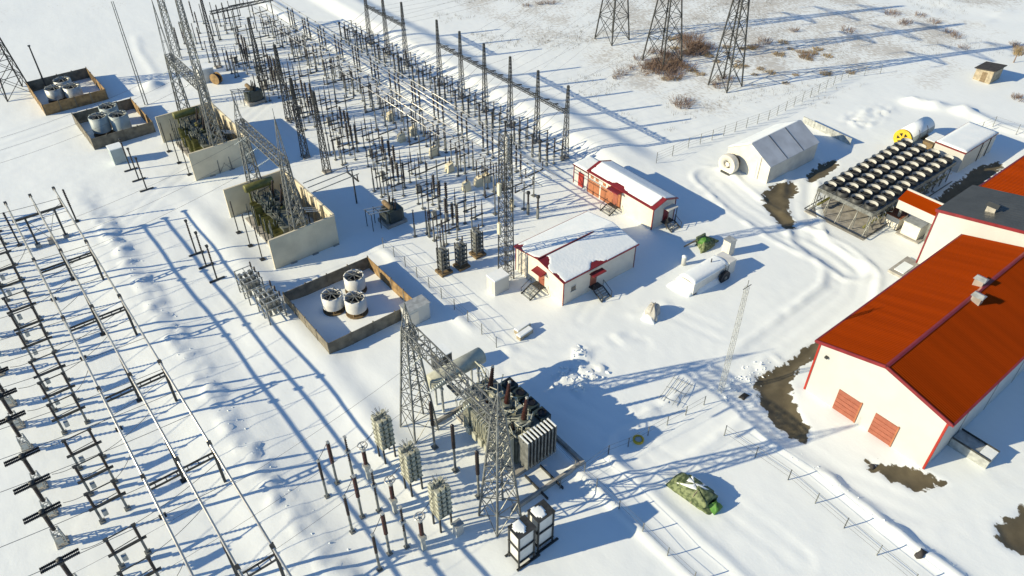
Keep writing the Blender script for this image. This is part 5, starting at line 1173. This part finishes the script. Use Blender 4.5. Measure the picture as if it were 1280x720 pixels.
x, y = P(22, 122); pylon(x, y+2, 4.4, 22, 'lattice pylon beyond the farthest tan fence', 0.2)
x, y = P(58, 110); t = thing('field_pole', 'plain dark pole beside the farthest tan fence', 'pole', (x, y, gz(x, y)))
part('pole', MB().tube([(0, 0, -0.5), (0, 0, 7.6)], [0.16, 0.11], 8).mesh('pole', 'galv_dark'), t); part('cap', MB().box(-0.2, 0.2, -0.2, 0.2, 7.6, 7.75).mesh('cap', 'galv_dark'), t)
for (px, py, h) in ((657, 8, 3.0), (677, 4, 3.0), (689, 3, 4.0), (1270, 77, 3.0)):
    pass
# slender radio mast by the lower road
x, y = P(901, 488)
t = thing('radio_mast', 'pale slender lattice mast standing by the lower road', 'mast', (x, y, gz(x, y)))
ll, bb = lattice(13.8, 0.42, 0.30, 16, 0.03, 0.016)
for q in ll: part('leg', q.mesh('leg', 'galv_pale'), t)
part('bracing', bb.mesh('bracing', 'galv_pale'), t, kind='stuff'); part('top_arm', MB().bar((-0.6, 0, 13.8), (0.6, 0, 13.8), 0.06).bar((0, 0, 13.8), (0, 0, 14.6), 0.05).mesh('top_arm', 'galv'), t)

# ================================================================== yard clutter
x, y = 37.9, 21.5
t = thing('tarp_bundle', 'long bundle under green and white camouflage tarp by the lower road', 'tarp bundle', (x, y, gz(x, y)), 0.06)
c_ = part('tarp', blob(1.1, 2.15, 1.45, 5, 'tarp', 48, (6, 0.45), amp=0.20), t)
part('tarp_end', blob(0.75, 0.45, 1.0, 9, 'tarp_green', 24, amp=0.35), t, (0.2, -2.1, 0.0), label='bright green end of the tarp')
part('snow_cover', blob(0.75, 1.3, 1.50, 3, 'snow', 26, amp=0.6, z0=0.8), t, (0.05, 0.15, -0.02))
part('rope', MB().tube([(-1.0, -0.4, 0.1), (-0.85, -0.4, 1.2), (0, -0.4, 1.5), (0.85, -0.4, 1.2), (1.0, -0.4, 0.1)], 0.03, 5).mesh('rope', 'wood_grey'), t)
t = thing('snowed_trailer', 'long white covered trailer half buried in snow near the barrel', 'trailer', (62.3, 41.2, gz(62.3, 41.2)-0.35), 0.0)
part('body', MB().box(-3.2, 3.0, -1.1, 1.1, 0.3, 1.95).mesh('body', 'drum_white'), t)
part('snow_cover', snow_sheet(-3.25, 3.0, -1.15, 1.15, lambda a, b: 1.95+0.25*math.cos(b*1.2), lambda A, B: 0.6+fbm(A, B, 8), 0.25, 0.3), t)
part('snow_drift', blob(3.6, 1.9, 1.4, 14, 'snow', 40, amp=0.25), t, (-0.4, 0.5, 0))
part('frame', MB().box(-3.1, 3.3, -1.1, 1.1, -0.3, 0.5).mesh('frame', 'galv_pale'), t)
part('cab', MB().box(3.0, 4.3, -1.2, 0.9, -0.3, 2.3).mesh('cab', 'drum_white'), t)
whl = part('reel', MB().lathe([(0.85, -0.2), (0.85, 0.2)], 16, 'y', (2.0, -1.5, 0.85)).mesh('reel', 'black'), t); part('hub', MB().lathe([(0.25, -0.25), (0.25, 0.25)], 10, 'y', (2.0, -1.5, 0.85)).mesh('hub', 'galv'), whl)
part('boom', MB().tube([(2.2, 0.3, 2.1), (2.3, -1.2, 2.3), (2.1, -1.5, 1.0)], 0.05, 6).mesh('boom', 'galv_dark'), t)
part('post', MB().tube([(1.2, 0.2, 1.8), (1.2, 0.2, 3.0)], 0.07, 6).box(0.95, 1.45, 0.0, 0.4, 2.0, 2.15).mesh('post', 'black'), t)
x, y = P(909, 317); t = thing('utility_kiosk', 'upright cream kiosk beyond the snowed trailer', 'kiosk', (x, y, gz(x, y)))
part('housing', MB().box(-0.55, 0.55, -0.55, 0.55, -0.3, 2.1).mesh('housing', 'tent'), t); part('roof', MB().box(-0.62, 0.62, -0.62, 0.62, 2.1, 2.2).mesh('roof', 'galv_pale'), t); part('door', MB().box(-0.58, -0.552, -0.35, 0.35, 0.1, 1.8).mesh('door', 'cream_wall'), t)
x, y = P(854, 331); t = thing('marker_bollard', 'short white bollard in the shade of the control building', 'bollard', (x, y, gz(x, y)))
part('post', MB().lathe([(0.3, -0.3), (0.3, 1.2), (0.2, 1.3)], 12).mesh('post', 'white_wall', True), t); part('cap', MB().lathe([(0.32, 1.2), (0.32, 1.28), (0.1, 1.4)], 12).mesh('cap', 'snow', True), t)
x, y = P(815, 394); t = thing('covered_barrel', 'grey canvas wrapped drum lying in the snow near the trailer', 'drum', (x, y, gz(x, y)), 0.4)
part('canvas', blob(0.95, 0.8, 1.7, 33, 'canvas', 26, amp=0.3), t); part('snow_cover', blob(0.8, 0.9, 0.7, 34, 'snow', 18, amp=0.4), t, (-0.6, 0.1, 0)); part('rope', MB().tube([(-0.95, 0, 0.2), (-0.7, 0, 1.4), (0, 0, 1.75), (0.7, 0, 1.4), (0.95, 0, 0.2)], 0.03, 5).mesh('rope', 'wood'), t)
x, y = P(879, 306); t = thing('tarp_heap', 'dark green tarp heap with a stick beyond the snowed trailer', 'tarp bundle', (x, y, gz(x, y)))
part('heap', blob(1.5, 1.0, 1.2, 21, 'tarp', 20, amp=0.5), t); part('stick', MB().bar((-2.6, 1.0, 0.3), (-1.0, 0.6, 0.7), 0.14).mesh('stick', 'wood'), t)
part('snow_cover', blob(0.6, 0.5, 1.35, 22, 'tarp_green', 14, amp=0.4, z0=0.5), t, (-0.2, -0.2, 0))
for (px, py, lb) in ((653, 413, 'long snow capped crate in front of the control building, the one nearer its steps'), (656, 420, 'long snow capped crate in front of the control building, the one farther from its steps')):
    x, y = P(px, py); t = thing('wooden_crate', lb, 'crate', (x, y, gz(x, y)), 0.1, 'two crates before the control building')
    part('box', MB().box(-1.0, 1.0, -0.3, 0.3, -0.2, 0.55).mesh('box', 'wood_grey'), t); part('snow_cover', MB().box(-1.02, 0.9, -0.32, 0.3, 0.55, 0.75).mesh('snow_cover', 'snow'), t)
x, y = P(798, 549); t = thing('hatch_marker', 'small yellow and white hatch ring at the edge of the blue shadow', 'hatch', (x, y, gz(x, y)))
part('ring', MB().lathe([(0.5, -0.2), (0.55, 0.25), (0.4, 0.3), (0.35, 0.05)], 16, cap=False).mesh('ring', 'yellow', True), t); part('lid', MB().lathe([(0.33, 0.1), (0.33, 0.2)], 14).mesh('lid', 'white_wall'), t)
for i, (px, py) in enumerate(((1090, 583), (1150, 694), (930, 495))):
    x, y = P(px, py); single('stone', blob(0.35+0.1*i, 0.3, 0.35, 40+i, 'felt', 10, amp=0.4), ('small dark stone in the snow before the orange roofed hall', 'small dark stone in the snow by the lower road', 'small dark stone beside the radio mast')[i], 'stone', (x, y, gz(x, y)))

# fences
def fence(pts, step, h, label, wires=3, m='galv', grp=None):
    pts = [Vector((*p, 0)) for p in pts]; o = pts[0]
    t = thing('wire_fence', label, 'fence', (o.x, o.y, 0), 0, grp)
    pm = MB().box(-0.035, 0.035, -0.035, 0.035, -0.5, h).mesh('post', m); prev = None; wm = MB()
    for a, b in zip(pts[:-1], pts[1:]):
        n = max(1, int((b-a).length/step))
        for k in range(n+1):
            p = a.lerp(b, k/n); z = gz(p.x, p.y); part('post', pm, t, (p.x-o.x, p.y-o.y, z)); q = Vector((p.x-o.x, p.y-o.y, z))
            if prev is not None and k:
                for w in range(wires): wm.bar(prev+Vector((0, 0, h*(w+1)/wires-0.03)), q+Vector((0, 0, h*(w+1)/wires-0.03)), 0.018)
            prev = q
    part('wires', wm.mesh('wires', m), t, kind='stuff')
fence(PX((905, 545), (985, 600), (1055, 660), (1140, 730)), 2.5, 1.5, 'thin wire fence on short posts along the lower ploughed ridge')
fence(PX((700, 610), (760, 570), (880, 505)), 2.4, 1.3, 'thin wire fence from the cabinets towards the radio mast', 2)
fence([(31.4, 33), (31.5, 16)], 2.5, 1.2, 'thin wire fence beside the two tier cabinets', 2)
fence([(35.5, 71), (35.6, 47.5)], 2.4, 1.6, 'thin wire fence along the yard edge by the reactors lot', 3)
fence(PX((820, 205), (860, 185), (960, 150), (1060, 97), (1100, 92)), 2.5, 1.8, 'thin wire fence running from the long building past the hangar to the field', 4)
fence(PX((1195, 175), (1240, 160), (1300, 178)), 2.5, 1.8, 'thin wire fence behind the container house', 3)
x0 = P(1003, 153); x1 = P(1063, 181)
t = thing('snow_plank_wall', 'low plank barrier with snow on top behind the hangar', 'barrier', (x0[0], x0[1], gz(*x0)))
n = 8
for k in range(n):
    a = k/n; b = (k+0.96)/n; part('plank', MB().bar(((x1[0]-x0[0])*a, (x1[1]-x0[1])*a, 0.45), ((x1[0]-x0[0])*b, (x1[1]-x0[1])*b, 0.45), 0.12, 1.3).mesh('plank', 'galv_pale'), t)
# lattice frame lying in the snow by the road
x, y = P(845, 490); t = thing('steel_grid', 'flat steel grid half buried in the snow', 'grid', (x, y, gz(x, y)-0.2), 0.3)
for k in range(5): part('bar', MB().bar((-2, -1+k*0.5, 0.25), (2, -1+k*0.5, 0.25), 0.03).mesh('bar', 'galv'), t)
for k in range(3): part('crossbar', MB().bar((-1.5+k*1.5, -1.1, 0.31), (-1.5+k*1.5, 1.1, 0.29), 0.03).mesh('crossbar', 'galv'), t)

# ================================================================== vegetation
def bush_mesh(seed, r, h, n, m='twig'):
    rs = random.Random(seed); mb = MB()
    for k in range(n):
        a = rs.random()*6.283; d = r*math.sqrt(rs.random())*0.55; b = Vector((math.cos(a)*d, math.sin(a)*d, -0.2))
        hh = h*(0.55+0.45*rs.random()); tip = b+Vector((math.cos(a)*d*0.6+rs.uniform(-.35, .35)*h, math.sin(a)*d*0.6+rs.uniform(-.35, .35)*h, hh))
        mid = b.lerp(tip, 0.5)+Vector((rs.uniform(-.1, .1), rs.uniform(-.1, .1), 0.1*h))
        mb.tube([b, mid, tip], [0.035, 0.022, 0.006], 3)
        for q in range(4):
            s = b.lerp(tip, 0.35+0.15*q) if rs.random() < 0.5 else mid.lerp(tip, 0.2*q+0.1)
            e = s+Vector((rs.uniform(-1, 1), rs.uniform(-1, 1), rs.uniform(0.3, 1.0)))*h*0.25; mb.tube([s, e], [0.016, 0.005], 3)
    return mb.mesh('branches', m)
bm = [bush_mesh(k, 2.0, 1.3, 42) for k in range(3)]; gm_ = [bush_mesh(10+k, 1.3, 0.55, 90, 'grass_dry') for k in range(2)]
def bush(px, py, s, kind, lb, grp):
    x, y = P(px, py); t = thing('bush' if kind == 'b' else 'grass_tuft', lb, 'bush' if kind == 'b' else 'grass', (x, y, gz(x, y)), random.random()*6, grp); t.scale = (s, s, s*random.uniform(0.8, 1.1))
    part('branches' if kind == 'b' else 'blades', (bm if kind == 'b' else gm_)[random.randrange(3 if kind == 'b' else 2)], t)
for k in range(34):
    a, b = random.gauss(0, 1), random.gauss(0, 1)
    bush(828+a*20, 83+b*8, random.uniform(0.7, 1.3), 'b', 'bare brown bush in the thicket round the pylon feet', 'bushes of the pylon thicket')
for k in range(14): bush(862+random.gauss(0, 8), 62+random.gauss(0, 9), random.uniform(0.9, 1.6), 'b', 'bare brown bush in the thicket round the pylon feet', 'bushes of the pylon thicket')
for (px, py) in ((850, 128), (855, 132), (862, 127), (1128, 30), (1136, 28), (1186, 42), (1194, 46), (945, 60), (955, 54), (905, 100), (898, 108), (1275, 125), (1269, 122), (1276, 60), (1272, 56), (770, 98), (778, 92), (1060, 40), (1115, 18), (1170, 28), (655, 8), (676, 5), (688, 4), (1010, 72), (1150, 20), (1204, 60), (880, 60), (990, 38)):
    bush(px+random.uniform(-3, 3), py, random.uniform(0.6, 1.15), 'b', 'single bare shrub out in the snowy field', 'shrubs scattered over the field')
for k in range(46):
    bush(random.choice((1010, 985, 945, 915, 1000, 860, 840))+random.gauss(0, 20), random.choice((70, 68, 88, 95, 62, 66, 88))+random.gauss(0, 7), random.uniform(0.6, 1.3), 'g', 'tuft of dry yellow grass standing through the field snow', 'dry grass tufts')
# sparse stalks everywhere in the field: one uncountable mass
rs = np.random.RandomState(4); mb = MB()
for k in range(9000):
    x = rs.uniform(86, 190); y = rs.uniform(48, 175)
    if x < 100 and y < 66: continue
    if x < 130 and y < 60: continue
    if float(fbm(np.array(x/9), np.array(y/9), 77)) < 0.02+0.04*rs.rand(): continue
    z = gz(x, y)
    for q in range(3):
        ox, oy = rs.normal(0, .25, 2); a, b = rs.normal(0, .18, 2); hh = rs.uniform(0.25, 0.75)
        mb.add([(x+ox-0.03, y+oy, z-0.05), (x+ox+0.03, y+oy, z-0.05), (x+ox+a, y+oy+b, z+hh)], [(0, 1, 2)])
o = bpy.data.objects.new('field_grass', mb.mesh('field_grass', 'grass_dry')); col.objects.link(o); o['kind'] = 'stuff'; o['label'] = 'sparse dry stalks poking through the field snow'
# small leafless tree by the hut
x, y = P(1267, 78); t = thing('bare_tree', 'small rusty leaved tree beside the lone hut', 'tree', (x, y, gz(x, y)))
part('trunk', MB().tube([(0, 0, -0.3), (0.05, 0, 1.4), (0.1, 0.1, 2.6)], [0.12, 0.09, 0.05], 6).mesh('trunk', 'twig'), t)
part('crown', bush_mesh(55, 1.6, 1.6, 90, 'grass_dry'), t, (0, 0, 1.7))

# broken clods of ploughed snow along the trampled lines
rs = random.Random(9); mb = MB()
def clod(x, y, r):
    z = gz(x, y); vs = []
    for (a, b, c) in ((1,0,0),(-1,0,0),(0,1,0),(0,-1,0),(0,0,1),(0,0,-1)):
        q = r*rs.uniform(0.6, 1.3); vs.append((x+a*q+rs.uniform(-.3, .3)*r, y+b*q+rs.uniform(-.3, .3)*r, z+r*0.3+c*q*0.7))
    mb.add(vs, [(0,2,4),(2,1,4),(1,3,4),(3,0,4),(2,0,5),(1,2,5),(3,1,5),(0,3,5)])
for pts, wd, a in ROUGH:
    if wd > 3 or a < 0.2: continue
    for (x0, y0), (x1, y1) in zip(pts[:-1], pts[1:]):
        for k in range(int(math.hypot(x1-x0, y1-y0)*7)):
            f = rs.random(); clod(x0+(x1-x0)*f+rs.gauss(0, wd*0.45), y0+(y1-y0)*f+rs.gauss(0, wd*0.45), rs.uniform(0.05, 0.2)*(0.7+a))
for k in range(70):
    y = rs.uniform(28, 100); clod(9.3+rs.gauss(0, 0.8), y, rs.uniform(0.04, 0.12))
for k in range(40):
    y = rs.uniform(-2, 22); clod(48.6+rs.gauss(0, 0.5), y, rs.uniform(0.04, 0.1))
o = bpy.data.objects.new('snow_clods', mb.mesh('snow_clods', 'snow')); col.objects.link(o); o['kind'] = 'stuff'; o['label'] = 'broken clods of trampled and ploughed snow'
